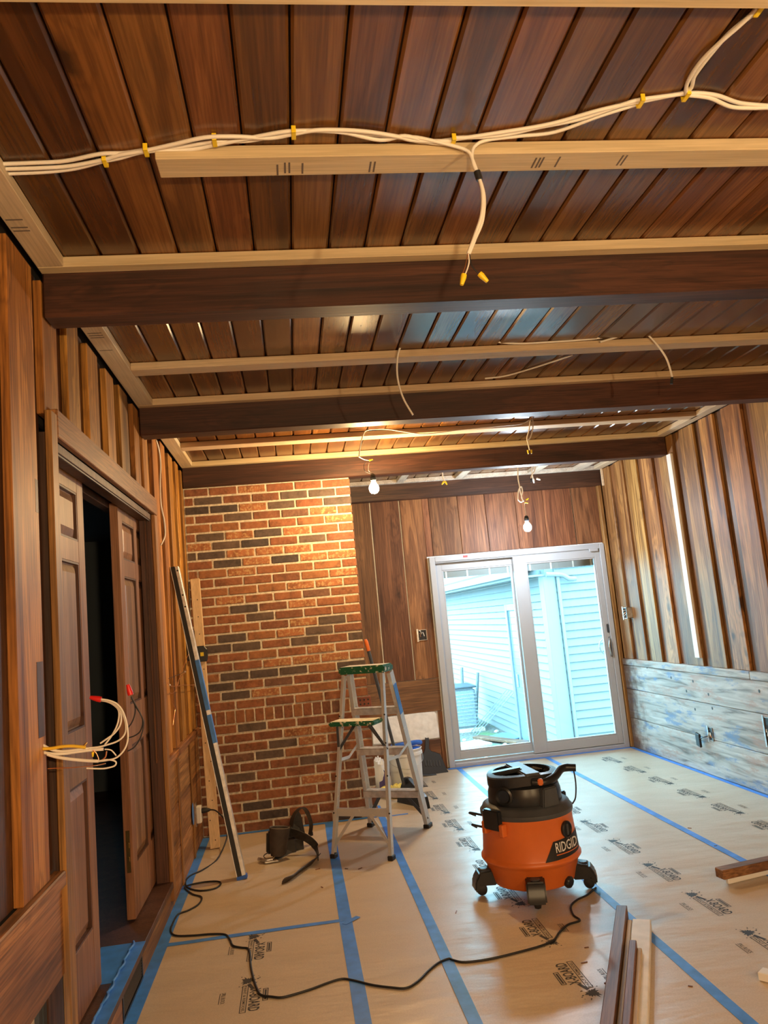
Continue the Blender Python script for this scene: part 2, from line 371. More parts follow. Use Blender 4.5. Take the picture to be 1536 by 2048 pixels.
def m_gravel():
    m, t, bs = mat('gravel_ground'); N = NT(t); g = N.n('ShaderNodeNewGeometry')
    vo = N.n('ShaderNodeTexVoronoi'); N.l(g.outputs['Position'], vo.inputs['Vector']); vo.inputs['Scale'].default_value = 22
    nz = N.n('ShaderNodeTexNoise'); N.l(g.outputs['Position'], nz.inputs['Vector']); nz.inputs['Scale'].default_value = 1.7; nz.inputs['Detail'].default_value = 4
    r = ramp(N, [(0, (.24,.23,.21)), (.6, (.10,.09,.08))]); N.l(vo.outputs['Distance'], r.inputs[0])
    r2 = ramp(N, [(.55, (0,0,0)), (.68, (1,1,1))]); N.l(nz.outputs[0], r2.inputs[0])
    N.l(mixc(N, r.outputs[0], (.10,.22,.05), math_(N, 'MULTIPLY', r2.outputs[0], .6)), bs.inputs['Base Color'])
    bs.inputs['Roughness'].default_value = .95
    return m
M['gravel'] = m_gravel()
# ================================================================== ROOM
YN, YD, XR, ZC = -7.2, 1.425, 3.90, 2.74          # near wall, far wall face, right wall face, ceiling face
# ---- floor slab
struct(build('floor', B(-.02, XR+.03, YN, YD+.08, -.08, -.002), plain('subfloor_wood', (.25,.17,.10), .7, noise=.2)))
# ---- ceiling with planks
ceil = struct(build('ceiling', B(-.25, XR+.12, YN-.1, YD+.12, ZC+.026, ZC+.10), M['void']))
pitch = .1285; x0p = .853 - 6*pitch - .128
segs = [(YN, -4.97), (-4.97, -3.29), (-3.29, -1.63), (-1.63, .02), (.02, YD)]
for (ya, yb) in segs:
    w2, L = pitch-.005, yb-ya-.002
    src = None
    for i in range(-1, 31):
        xa = x0p + i*pitch
        if xa < -.04 or xa + w2 > XR + .06: 
            continue
        c = Vector((xa+w2/2, (ya+yb)/2, ZC))
        if src is None:
            mb = MB()
            # plank with V-eased edges: trapezoid section
            e = .007; hw = w2/2
            mb.prism([(-hw+e, 0), (hw-e, 0), (hw, e), (hw, .024), (-hw, .024), (-hw, e)], (c.x, ya+.001, ZC), (1,0,0), (0,0,1), (0, L, 0))
            src = build('plank', mb, M['ceil'], ceil, origin=c)
        else:
            inst(src, 'plank', c, ceil)
# ---- beams
beams = [(-4.99, 'dark stained ceiling beam at the near end of the room'), (-3.34, 'dark stained beam crossing above the large double doors with yellow capped wires before it'),
         (-1.69, 'dark stained ceiling beam between the two open framed ceiling bays'), (-.04, 'dark stained beam resting over the brick chimney'),
         (1.335, 'dark stained beam against the wooden wall above the glass door')]
for i, (y, lab) in enumerate(beams):
    xa = 0.004 if i < 4 else 1.28
    z0 = 2.549
    o = build('ceiling_beam', B(xa, XR-.002, y, y+(.11 if i < 4 else .085), z0, ZC-.001), M['beam'], bevel=.006)
    tag(o, lab, 'beam')
# ---- furring lumber
ZB = 2.702
def lumber(name, x0, x1, y0, y1, lab, m, z0=ZB, z1=ZC-.0015, grp=None):
    o = build(name, B(x0, x1, y0, y1, z0, z1), m, bevel=.002); tag(o, lab, 'lumber', grp); return o
lumber('furring_board', .49, XR-.09, -3.985, -3.896, 'raw pine two by four on the ceiling with cables looped above it', M['pine'])
lumber('furring_board', .09, XR-.09, -4.60, -4.505, 'raw pine two by four at the ceiling nearest bay edge above the cable run', M['pine'])
lumber('furring_board', .09, XR-.09, -2.322, -2.230, 'raw pine two by four across the middle bay with white cable lying on it', M['pine'])
lumber('furring_board', .09, 3.83, -.705, -.600, 'raw pine two by four with notched edge across the bay before the brick chimney', M['pine'])
for y, lab in ((-3.341, 'narrow raw pine strip along the top of the beam above the double doors'), (-1.691, 'narrow raw pine strip along the middle ceiling beam'), (-.041, 'narrow raw pine strip along the beam over the brick chimney')):
    lumber('nailing_strip', .004, XR-.004, y-.048, y, lab, M['pine'])
lumber('nailing_strip', 1.29, XR-.004, 1.275, 1.334, 'pale dusty pine strip along the beam above the glass door', M['dust'])
for (ya, yb, lab) in ((-4.878, -3.391, 'raw pine ledger with lumber stamps along the left wall above the wire bundle'), (-3.228, -1.741, 'raw pine ledger on the left wall above the double door header'), (-1.578, -.091, 'raw pine ledger on the left wall beside the brick chimney')):
    lumber('ledger_board', .004, .089, ya, yb, lab, M['piney'])
for (ya, yb, lab) in ((-4.878, -3.391, 'raw pine ledger on the right wall in the near ceiling bay'), (-3.228, -1.741, 'raw pine ledger on the right wall in the middle ceiling bay'), (-1.578, -.091, 'raw pine ledger on the right wall beside the beam over the chimney'), (.072, 1.27, 'pale raw pine ledger on the right wall above the glass door')):
    lumber('ledger_board', XR-.089, XR-.004, ya, yb, lab, M['piney'])
for (xa, xb, lab) in ((1.83, 1.90, 'short dusty ceiling block close to the brick chimney and warm bulb'), (2.40, 2.48, 'short dusty ceiling block beside the small cable with yellow connectors'), (3.13, 3.22, 'short dusty ceiling block behind the small cable with pale connectors'), (3.60, 3.69, 'short dusty ceiling block next to the right wall ledger above the glass door')):
    lumber('ceiling_block', xa, xb, .072, 1.27, lab, M['dust'], grp='blocks in the bay above the glass door')
# lumber stamps (print) on the joist and ledgers
def stamp(parent, u, v, n, w_, h, rot=0):
    mb = MB()
    for k in range(n):
        p = ZP(u + k*0, v, ZB-.0006); p.x += k*.012
        mb.box(p.x-.0025, p.x+.0025, p.y-h/2, p.y+h/2, ZB-.0008, ZB-.0002)
    return build('lumber_stamp', mb, M['ink_grey'], parent)
M['ink_grey'] = plain('grey_lumber_stamp', (.14,.11,.09), .7)
J1 = [o for o in D.objects if o.name.startswith('furring_board')][0]
LD = [o for o in D.objects if o.name.startswith('ledger_board')]
for (u, v, n) in ((555, 340, 1), (570, 336, 2), (605, 337, 1), (740, 334, 2), (1068, 326, 2), (1083, 325, 1), (1115, 324, 1), (1240, 321, 2)):
    stamp(J1, u, v, n, .01, .05)
for yy in (-3.70, -3.655, -3.635):
    build('lumber_stamp', B(.012, .06, yy, yy+.006, ZB-.0008, ZB-.0002), M['ink_grey'], LD[0])
for yy in (-2.80, -2.775, -2.75, -2.60):
    build('lumber_stamp', B(.015, .07, yy, yy+.005, ZB-.0008, ZB-.0002), M['ink_grey'], LD[1])

# ---- near wall behind the camera
struct(build('wall_front', B(-.03, XR+.06, YN-.1, YN, 0, ZC+.1), M['back']))

# ---- left wall: backing with opening, boards on it
YO0, YO1, ZO0, ZO1 = -3.285, -1.455, .15, 2.145     # door opening
mb = MB()
mb.box(-.05, -.037, YN, -3.60, .0, ZC+.03)             # backing, leaving the pocket free behind it
mb.box(-.05, -.037, -3.60, YO0-.005, .47, ZC+.03)
mb.box(-.05, -.037, YO0-.005, YO1+.005, ZO1+.05, ZC+.03)
mb.box(-.05, -.037, YO1+.005, .02, 0, ZC+.03)
mb.box(-.19, -.16, YN, YO0-.06, 0, ZC+.03); mb.box(-.19, -.16, YO1+.06, .02, 0, ZC+.03); mb.box(-.19, -.05, YO0-.06, YO1+.06, ZO1+.06, ZC+.03)
wl = struct(build('wall_left', mb, M['void']))
# cavity studs below the broken dado
for ya in (-3.47, -3.40, -3.36):
    build('stud', B(-.15, -.055, ya, ya+.03, 0, .47), M['grey'] if ya > -3.45 else M['dust'], wl)
proud = [(-7.15,-6.97), (-6.86,-6.68), (-6.57,-6.38), (-6.27,-6.08), (-5.97,-5.78), (-5.67,-5.48), (-5.36,-5.17), (-5.05,-4.86), (-4.74,-4.55), (-4.40,-4.20), (-4.06,-3.83), (-3.664,-3.437),
         (-3.345,-3.18), (-3.05,-2.89), (-2.755,-2.583), (-2.434,-2.28), (-2.16,-1.972), (-1.83,-1.69), (-1.60,-1.447), (-1.290,-1.112), (-.985,-.816), (-.675,-.505), (-.36,-.215), (-.09,-.002)]
ZDL = .775
def zlow(y0, y1):
    return 2.215 if (y1 > YO0+.02 and y0 < YO1-.04) else ZDL
for (ya, yb) in proud:
    z0 = zlow(ya, yb)
    top = ZC-.06 if random.random() < .6 else ZC-.02
    build('board', B(-.027, 0, ya, yb, z0, min(top, 2.69)), M['wall'], wl, bevel=.0025)
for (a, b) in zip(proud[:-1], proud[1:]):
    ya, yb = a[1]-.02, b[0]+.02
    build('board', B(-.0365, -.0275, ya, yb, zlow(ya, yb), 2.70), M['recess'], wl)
# dado on the left wall
for (ya, yb) in ((YN, -5.35), (-5.345, -3.345), (-1.378, -.002)):
    build('dado_cap', B(-.02, .020, ya, yb, ZDL-.045, ZDL), M['wallh'], wl, bevel=.004)
    build('dado_board', B(-.022, .006, ya, yb, .480, ZDL-.046), M['wallh'], wl, bevel=.003)
    yb2 = yb if yb > -2 or yb < -5 else -3.62
    build('dado_board', B(-.022, .006, ya, -4.1 if ya < -5.2 and yb > -4 else yb2, .235, .476), M['wallh'], wl, bevel=.003)
    build('dado_board', B(-.022, .006, ya, -4.1 if ya < -5.2 and yb > -4 else yb2, .003, .231), M['wallh'], wl, bevel=.003)
for ya in (-1.05, -.52):   # upright battens on the dado by the doors
    build('dado_batten', B(.006, .014, ya, ya+.05, .003, .73), M['casing'], wl, bevel=.002)
# jagged split face of the near dado
build('dado_batten', B(.004, .016, -3.345, -3.30, .02, .73), M['recess'], wl, bevel=.003)

p = XP(73, 990, 0)
build('notch', B(-.002, .0006, p.y-.012, p.y+.014, p.z-.055, p.z+.05), M['recess'], wl)
# ---- door opening: casing, jambs, sill
t1 = struct(build('trim_1', B(.0, .022, -3.352, YO0, .05, 2.225), M['casing'], bevel=.003))
t2 = struct(build('trim_2', B(.0, .022, YO1, -1.378, .05, 2.145), M['casing'], bevel=.003))
t3 = struct(build('trim_3', B(.0, .024, YO0-.0, -1.378, 2.147, 2.246), M['casingh'], bevel=.003))
struct(build('trim_4', MB().box(-.066, -.001, YO1, YO1+.03, ZO0, 2.16).box(-.16, -.114, YO1, YO1+.03, ZO0, 2.16), M['jamb']))
struct(build('trim_5', MB().box(-.066, -.001, YO0-.03, YO0, ZO0, 2.16), M['jamb']))
struct(build('trim_6', MB().box(-.066, -.001, YO0, YO1, 2.112, 2.146).box(-.16, -.114, YO0, YO1, 2.112, 2.146), M['jamb'], bevel=.002))
struct(build('trim_7', MB().box(-.012, -.006, YO0, YO1-.01, 2.106, 2.112), M['grey']))
sill = struct(build('trim_8', B(-.60, .020, -3.40, -1.40, .118, .150), M['jamb'], bevel=.003))
build('riser_board', B(-.03, .004, -2.24, -1.378, .002, .117), M['wallh'], sill, bevel=.003)
build('riser_board', B(-.03, .004, -3.40, -2.64, .002, .117), M['wallh'], sill, bevel=.003)
vent = empty('floor_vent', (-.0, -2.44, .0), 'black louvred register set in the riser below the double doors', 'vent')
build('frame', MB().box(-.012, .006, -2.635, -2.245, .004, .014).box(-.012, .006, -2.635, -2.245, .106, .115).box(-.012,.006,-2.635,-2.622,.014,.106).box(-.012,.006,-2.258,-2.245,.014,.106), M['blackgl'], vent)
for k in range(8):
    z = .020 + k*.0108
    build('louvre', MB().obox((-.002, -2.44, z+.003), (0,1,0), (1,0,-.5), (.5,0,1), .182, .006, .0012), M['blackgl'], vent)
build('backing', B(-.03, -.013, -2.63, -2.25, .006, .114), M['black'], vent)
# blue masking over the sill
tp = build('masking_sheet', B(-.035, .0225, -3.20, -2.245, .1503, .1518), M['tape']); tag(tp, 'crinkled blue masking laid over the door sill above the black vent', 'tape')
mb = MB()
for i in range(9):
    y = -3.1+i*.095; mb.tube(spl([(-.03, y, .155), (-.022+.01*random.random(), y+.04, .160+.008*random.random()), (-.03, y+.1, .155)], 4), .005, 6)
build('masking_sheet_edge', B(-.165, -.036, -2.625, -2.245, .1503, .1514), M['tape'], tp)
build('crinkle', mb, M['tape'], tp, smooth=60)

# ---- pocket doors
PZ = [(1.858, 2.056), (1.133, 1.772), (.39, .94)]
def pocket_door(n, y0, y1, cols, label):
    d = empty('door_%d' % n, (-.07, (y0+y1)/2, .168), kind='structure')
    xf, xb, zb, zt = -.070, -.110, .160, 2.135
    ys = sorted(cols)
    edges = [y0] + [v for c in ys for v in c] + [y1]
    for k in range(0, len(edges), 2):
        build('stile', B(xb, xf, edges[k], edges[k+1], zb, zt), M['door'], d, bevel=.002)
    zr = [zb] + [v for p in reversed(PZ) for v in p] + [zt]
    for c in ys:
        for k in range(0, len(zr), 2):
            build('rail', B(xb, xf-.0005, c[0]+.0005, c[1]-.0005, zr[k], zr[k+1]), M['door'], d, bevel=.001)
        for (a, b) in PZ:
            mb = MB().box(-.098, -.088, c[0], c[1], a, b)
            o = build('panel', mb, M['door'], d)
            ya, yb_, za, zb_ = c[0], c[1], a, b
            mv = MB()
            i0, i1 = .012, .045
            P = [(-.088, ya+i0, za+i0), (-.088, yb_-i0, za+i0), (-.088, yb_-i0, zb_-i0), (-.088, ya+i0, zb_-i0),
                 (-.075, ya+i1, za+i1), (-.075, yb_-i1, za+i1), (-.075, yb_-i1, zb_-i1), (-.075, ya+i1, zb_-i1)]
            mv.add(P, [(4,5,6,7), (0,1,5,4), (1,2,6,5), (2,3,7,6), (3,0,4,7), (3,2,1,0)])
            build('raised_field', mv, M['door'], o)
            mm = MB()
            mm.box(-.088, -.072, ya, ya+.008, za, zb_).box(-.088, -.072, yb_-.008, yb_, za, zb_).box(-.088, -.072, ya+.008, yb_-.008, za, za+.008).box(-.088, -.072, ya+.008, yb_-.008, zb_-.008, zb_)
            build('moulding', mm, M['jamb'], o)
    return d
pocket_door(1, -3.46, -2.634, [(-3.38, -3.085), (-3.02, -2.725)], '')
d2 = pocket_door(2, -1.985, -1.16, [(-1.89, -1.595), (-1.53, -1.235)], '')
hw = build('edge_pull', MB().box(-.099, -.081, -1.9875, -1.9852, .37, .56).box(-.095, -.085, -1.990, -1.9875, .42, .44).box(-.095, -.085, -1.990, -1.9875, .48, .505), M['brass'], d2)
hw['label'] = 'brass edge pull'

# ---- hall behind the doors
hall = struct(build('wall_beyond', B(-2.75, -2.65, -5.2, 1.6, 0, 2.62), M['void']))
random.seed(11)
for r in range(9):
    y = -2.9 + random.random()*.3; h = .26+.06*random.random(); z = .05 + r*.285
    while y < 1.4:
        wd = .28+.34*random.random()
        if True:
            mb = MB().box(-2.66, -2.57-.03*random.random(), y+.012, y+wd-.012, z+.012, z+.262)
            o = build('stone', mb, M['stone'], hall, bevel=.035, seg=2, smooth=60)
        y += wd
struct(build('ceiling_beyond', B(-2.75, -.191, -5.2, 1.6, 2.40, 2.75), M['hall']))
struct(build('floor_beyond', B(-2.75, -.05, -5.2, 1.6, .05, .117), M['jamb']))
struct(build('wall_end', B(-.19, -.04, .025, YD+.1, 0, ZC+.03), M['void']))
struct(build('wall_side', MB().box(-2.75, -.19, -5.3, -5.2, 0, 2.75).box(-2.75, -2.05, 1.6, 1.7, 0, 2.75).box(-1.75, -.19, 1.6, 1.7, 0, 2.75).box(-2.05, -1.75, 1.6, 1.7, 0, 1.5).box(-2.05, -1.75, 1.6, 1.7, 1.9, 2.75).box(-.191, -.03, 1.525, 1.7, 0, 2.75), M['hall']))  # unseen opening in the end wall, added to let dim skylight into the hall
sh = empty('shelf_unit', (-1.95, -.55, .118), 'black shelf unit standing in the dark hall beyond the doors', 'shelf')
for y in (-1.45, -.85, -.25, .35): build('upright', B(-2.2, -1.75, y, y+.04, .118, 1.55), M['blackwood'], sh)
for z in (.16, .62, 1.05, 1.50): build('shelf', B(-2.2, -1.75, -1.41, .35, z, z+.035), M['blackwood'], sh)
for (y, z, h) in ((-1.30, 1.085, .05), (-.70, 1.085, .05), (-.1, 1.085, .05), (.1,.655,.08)):
    tag(build('paper_box', B(-1.98, -1.77, y, y+.28, z, z+h), M['white'], bevel=.005), 'white box on the black shelf unit in the dark hall', 'box', 'boxes on the hall shelf')
cu = MB().lathe([(.02,-.07),(.16,-.06),(.22,0),(.16,.06),(.02,.07)], (-.95,-1.75,.95), 24, (1,.2,.25), 1.0, 1.5)
st_ = empty('armchair', (-.95,-1.75,.118), 'grey woven armchair back showing in the gap between the doors', 'armchair')
build('back_cushion', cu, M['cushion'], st_, smooth=60)
build('seat', B(-1.35,-.85,-2.0,-1.35,.30,.55), M['cushion'], st_, bevel=.05, seg=3, smooth=60)
build('base', B(-1.35,-.85,-2.0,-1.35,.118,.32), M['blackwood'], st_, bevel=.01)

# ---- brick chimney
CWD, CH = 1.2746, 2.549
ch = empty('brick_chimney', (CWD/2, .35, 0), 'tall red brick chimney breast with pale mortar below the dark beam', 'chimney')
build('mortar_core', B(.0, CWD-.006, .0025, YD-.004, .002, CH), M['mortar'], ch)
ref_dark = [(215,440),(400,430),(260,385),(840,340),(1010,325),(755,400),(485,475),(680,578),(310,610),(410,655),(590,640),(940,612),(1100,378),(330,725),(425,772),(200,730),(780,740),(540,1045),(655,1090),(450,1225),(990,1170),(1080,1105),(915,1235),(550,1270),(370,1285),(1215,1200),(465,1455),(655,1435),(830,1415),(1180,1380),(345,1520)]
ref_tan = [(560,300),(575,410),(500,590),(850,568),(520,705),(715,690),(860,675),(605,755),(960,720),(1140,710),(525,815),(1130,820),(1070,880),(440,1000),(900,1010),(890,1125),(815,1190),(1000,1285),(1090,1330),(735,1375),(910,1350),(250,675),(1020,430),(890,897),(1040,500)]
ref_dark2 = [(400,265),(540,245),(690,235),(985,195),(400,365),(400,530),(560,605),(735,700),(490,675),(490,780),(970,820),(430,940),(640,935),(1000,990)]
ref_tan2 = [(560,345),(640,555),(790,535),(760,805),(855,585)]
def pts(L, o, s):
    out = []
    for (u, v) in L:
        p = YP(o[0]+u/s, o[1]+v/s, 0.0); out.append((p.x, p.z))
    return out
darkp = pts(ref_dark, (320,880), 3.072) + pts(ref_dark2, (320,1250), 2.56)
tanp = pts(ref_tan, (320,880), 3.072) + pts(ref_tan2, (320,1250), 2.56)
CX = (CH-.10)/35.0          # course height: 11 below and 24 above the rowlock
BX = CWD/5.87
bl, bh = BX-.0140, CX-.0142
bsrc = build('brick', B(-bl/2, bl/2, -.003, .09, -bh/2, bh/2), M['brick'], None, bevel=.0035, origin=(0,0,0)); bme = bsrc.data
D.objects.remove(bsrc)
rows = []
z = 0.0
for k in range(11): rows.append((z, 's', k)); z += CX
rows.append((z, 'r', 11)); z += .10
for k in range(24): rows.append((z, 's', 23-k)); z += CX
random.seed(5)
allb = []
def brick(xa, xb, zc):
    xa = max(xa, .001); xb = min(xb, CWD)
    if xb - xa < .025: return
    w_ = xb-xa-.0140 if xb < CWD-.002 else xb-xa-.004
    o = inst(bme, 'brick', ((xa+xb)/2 - (.0 if xb < CWD-.002 else -.002), random.uniform(-.0025, .0025), zc + random.uniform(-.0012,.0012)), ch, (w_/bl, 1, 1+random.uniform(-.03,.03)))
    o.rotation_euler = (0, random.uniform(-.005,.005), random.uniform(-.004,.004))
    allb.append((o, xa, xb, zc)); return o
for (z, kind, k) in rows:
    if kind == 's':
        # top course: joints start at .185 from the left; alternate by half a brick
        idx = k if z > .8 else k + 1
        off = (.87*BX if (idx % 2 == 0) else .87*BX-BX*.53)
        x = off - BX
        while x < CWD:
            brick(x, x+BX, z+CX/2); x += BX
    else:
        me = D.meshes.new('brick'); n = 18; wd = CWD/n
        hb = build('brick', B(-wd/2+.005, wd/2-.005, -.002, .09, -.0445, .0445), M['brick'], None, bevel=.0035, origin=(0,0,0)); hme = hb.data; D.objects.remove(hb)
        for i in range(n):
            o = inst(hme, 'brick', ((i+.5)*wd, random.uniform(-.003,.003), z+.05), ch); allb.append((o, i*wd, (i+1)*wd, z+.05))
for (o, xa, xb, zc) in allb:
    r = random.random()
    base = random.choice([(.27,.098,.043),(.23,.080,.037),(.29,.115,.047),(.20,.074,.038),(.25,.092,.044)])
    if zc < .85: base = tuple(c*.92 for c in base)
    al = .10
    if r > .93: base = (.16,.075,.05)
    for (px, pz) in darkp:
        if xa <= px <= xb and abs(pz-zc) < CX*.5: base = random.choice([(.088,.062,.055),(.105,.072,.058),(.062,.046,.045),(.12,.078,.060)]); al = .04
    for (px, pz) in tanp:
        if xa <= px <= xb and abs(pz-zc) < CX*.5: base = (.34,.13,.055); al = .75
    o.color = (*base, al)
# cored brick at the chimney's right edge
p = YP(728, 1404, -.004)
cb = build('cored_brick', B(p.x-.05, p.x+.055, -.006, .06, p.z-.038, p.z+.038), M['brick'], ch, bevel=.004); cb.color = (.19,.060,.04,.05)
for i in range(3):
    for j in range(2):
        build('core_hole', MB().lathe([(.007,0),(.007,.003)], (p.x-.028+i*.03, -.0075, p.z-.014+j*.03), 10, (0,1,0)), M['black'], cb)

# ---- far wooden wall with the glass door
DX0, DX1, DZ = 2.095, 3.862, 1.972
mb = MB().box(-.03, DX0-.001, YD+.022, YD+.10, 0, ZC+.03).box(DX1+.001, XR+.06, YD+.022, YD+.10, 0, ZC+.03).box(DX0-.001, DX1+.001, YD+.022, YD+.10, DZ+.001, ZC+.03)
wb = struct(build('wall_back', mb, M['insul']))
seams = [1.20, 1.576, 1.861, 2.149, 2.439, 2.713, 3.018, 3.306, 3.607, 3.90]
for i, (a, b) in enumerate(zip(seams[:-1], seams[1:])):
    g = .010 if i in (0, 1, 2, 7) else .0035
    if b <= DX0+.06:
        build('board', B(a+.001, min(b-g, DX0-.0135), YD, YD+.02, .832, 2.56), M['back'], wb, bevel=.002)
    elif a < DX0:
        build('board', B(a+.001, b-g, YD, YD+.02, DZ+.014, 2.56), M['back'], wb, bevel=.002)
    else:
        build('board', B(a+.001, b-g, YD, YD+.02, DZ+.014, 2.56), M['back'], wb, bevel=.002)
build('board', B(DX0-.012, 2.146, YD, YD+.02, DZ+.014, 2.56), M['back'], wb, bevel=.002)
build('board', B(1.2, DX0-.014, YD-.002, YD+.02, .528, .828), M['wallhx'], wb, bevel=.003)
build('board', B(2.04, DX0-.014, YD-.002, YD+.02, .004, .524), M['back'], wb, bevel=.003)
build('board', B(1.2, 2.038, YD-.002, YD+.02, .004, .272), M['wallhx'], wb, bevel=.003)
build('board', B(1.2, 1.40, YD-.002, YD+.02, .276, .524), M['wallhx'], wb, bevel=.003)
# foam patch left where a dado board was removed
mb = MB(); random.seed(3)
o_ = [(1.405,.29),(1.55,.283),(1.72,.285),(1.9,.279),(2.03,.285),(2.033,.36),(2.022,.44),(2.024,.50),(2.005,.523),(1.86,.528),(1.72,.524),(1.55,.52),(1.41,.515),(1.408,.40)]
mb.prism(o_, (0, YD-.004, 0), (1,0,0), (0,0,1), (0,.024,0)); build('foam_patch', mb, M['insul'], wb, bevel=.002)
# trim board by the door, right of it
build('board', B(DX1+.006, XR+.004, YD-.05, YD+.02, .004, 2.56), M['rwall'], wb, bevel=.003)
build('corner_strip', B(XR-.028, XR-.004, 1.262, 1.274, 2.53, 2.70), M['pine'], wb, bevel=.002)
build('board', B(1.2, 3.9, YD, YD+.02, 2.561, 2.73), M['back'], wb)

# ---- right wall
wr = struct(build('wall_right', B(XR+.032, XR+.10, YN, YD+.1, 0, ZC+.03), M['void']))
near = [1.14, .843, .555, .255, -.13, -.465, -.755, -1.105]
wid = [.2, .19, .19, .19, .255, .215, .195, .235]
y = -1.105
while y > YN+.3: y -= .31; near.append(y); wid.append(.205)
lst = sorted(zip(near, wid))
ZDR = .84
for (ya, wd) in lst:
    build('board', B(XR, XR+.023, ya, ya+wd, ZDR, 2.70), M['rwall'], wr, bevel=.003)
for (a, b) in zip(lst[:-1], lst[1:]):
    build('board', B(XR+.0235, XR+.032, a[0]+a[1]-.02, b[0]+.02, ZDR, 2.70), M['rrecess_shade'], wr)
build('board', B(XR+.0205, XR+.032, 1.3, YD, ZDR, 2.70), M['rwall'], wr)
build('board', B(XR+.0205, XR+.032, YN, lst[0][0]+.02, ZDR, 2.70), M['rwall'], wr)
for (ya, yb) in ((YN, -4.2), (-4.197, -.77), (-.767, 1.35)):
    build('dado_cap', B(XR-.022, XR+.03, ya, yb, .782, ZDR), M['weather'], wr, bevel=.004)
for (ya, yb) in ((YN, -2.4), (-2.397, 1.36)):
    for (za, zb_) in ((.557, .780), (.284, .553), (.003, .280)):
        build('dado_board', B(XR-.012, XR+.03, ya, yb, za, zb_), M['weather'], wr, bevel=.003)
# screw holes / knots
for (u, v) in ((530,340),(757,377),(918,513),(958,657),(780,668),(1445,480),(690,478),(280,232)):
    p = XP(1240+u/5.19, 1290+v/5.19, XR-.0125)
    build('hole', MB().lathe([(.010,0),(.010,.001)], p, 8, (-1,0,0), 1, 1.2), M['black'], wr)
rw = build('raceway', B(XR-.02, XR+.018, -.118, -.048, .905, 2.545), M['white'], bevel=.002); tag(rw, 'narrow white strip running up the right wall from the grey dado', 'trim strip')
# ================================================================== SLIDING GLASS DOOR
dr = empty('door_3', ((DX0+DX1)/2, YD, 0), kind='structure')
V = M['white_vinyl']
build('frame', MB().box(DX0, DX0+.055, YD-.035, YD+.11, .0, DZ), V, dr, bevel=.004)
build('frame', MB().box(DX1-.05, DX1, YD-.035, YD+.11, .0, DZ), V, dr, bevel=.004)
build('frame', MB().box(DX0+.055, DX1-.05, YD-.035, YD+.11, DZ-.05, DZ).box(DX0+.055, DX1-.05, YD-.02, YD+.0, DZ-.062, DZ-.05), V, dr, bevel=.004)
build('threshold', MB().box(DX0+.055, DX1-.05, YD-.035, YD+.11, .0, .035).box(DX0+.055, DX1-.05, YD+.028, YD+.034, .035, .05), V, dr, bevel=.003)
def sash(name, x0, x1, z0, z1, gx0, gx1, gz0, gz1, y0, y1):
    s = build(name, MB().box(x0, gx0, y0, y1, z0, z1).box(gx1, x1, y0, y1, z0, z1).box(gx0, gx1, y0, y1, z0, gz0).box(gx0, gx1, y0, y1, gz1, z1)
              .box(gx0, gx0+.014, y0+.006, y1-.006, gz0, gz1).box(gx1-.014, gx1, y0+.006, y1-.006, gz0, gz1).box(gx0+.014, gx1-.014, y0+.006, y1-.006, gz0, gz0+.014).box(gx0+.014, gx1-.014, y0+.006, y1-.006, gz1-.014, gz1), V, dr, bevel=.0025)
    ym = (y0+y1)/2
    build('pane', B(gx0+.01, gx1-.01, ym-.012, ym-.010, gz0+.01, gz1-.01), M['glass'], s)
    # raised blind between the panes
    h = .066; zt = gz1-.012; n = 14
    mb = MB()
    for k in range(n): mb.box(gx0+.018, gx1-.018, ym-.006, ym+.008, zt-.0045-k*h/n, zt-.0002-k*h/n)
    b = build('blind', mb, plain('grey_blind_slat', (.34,.36,.37), .5) if 'grey_blind_slat' not in D.materials else D.materials['grey_blind_slat'], s)
    for f in (.06, .36, .68, .94):
        xx = gx0 + (gx1-gx0)*f; build('blind_ladder', B(xx-.008, xx+.008, ym-.008, ym-.0065, zt-h, zt), M['white'], s)
    return s
sL = sash('fixed_sash', DX0+.056, 2.985, .052, DZ-.051, 2.222, 2.925, .125, 1.842, YD+.040, YD+.085)
sR = sash('sliding_sash', 2.925, DX1-.051, .040, DZ-.051, 3.050, 3.760, .125, 1.842, YD-.018, YD+.026)
build('lock_plate', MB().box(3.787, 3.808, YD-.026, YD-.018, 1.095, 1.18), M['grey'], sR, bevel=.004, seg=2)
hd = build('handle_plate', MB().box(3.790, 3.812, YD-.024, YD-.018, .865, 1.055), M['grey'], sR, bevel=.004)
build('handle_bow', MB().tube(spl([(3.802, YD-.024, 1.045), (3.785, YD-.055, 1.02), (3.772, YD-.066, .96), (3.785, YD-.055, .90), (3.802, YD-.024, .875)], 6), .008, 8), M['steel'], sR, smooth=60)
build('outer_handle', MB().tube(spl([(3.775, YD+.03, 1.05), (3.735, YD+.06, 1.01), (3.725, YD+.065, .96), (3.74, YD+.06, .91), (3.775, YD+.03, .87)], 6), .006, 8), M['steel'], sR, smooth=60)
rt = build('red_tape', B(2.43, 2.475, YD-.0365, YD-.0355, DZ-.028, DZ-.008), M['red']); tag(rt, 'small red tape flag on top of the white door frame', 'tape')
cl = build('door_bracket', MB().box(3.70, 3.79, YD-.05, YD-.036, DZ-.075, DZ-.045), V, dr, bevel=.003)

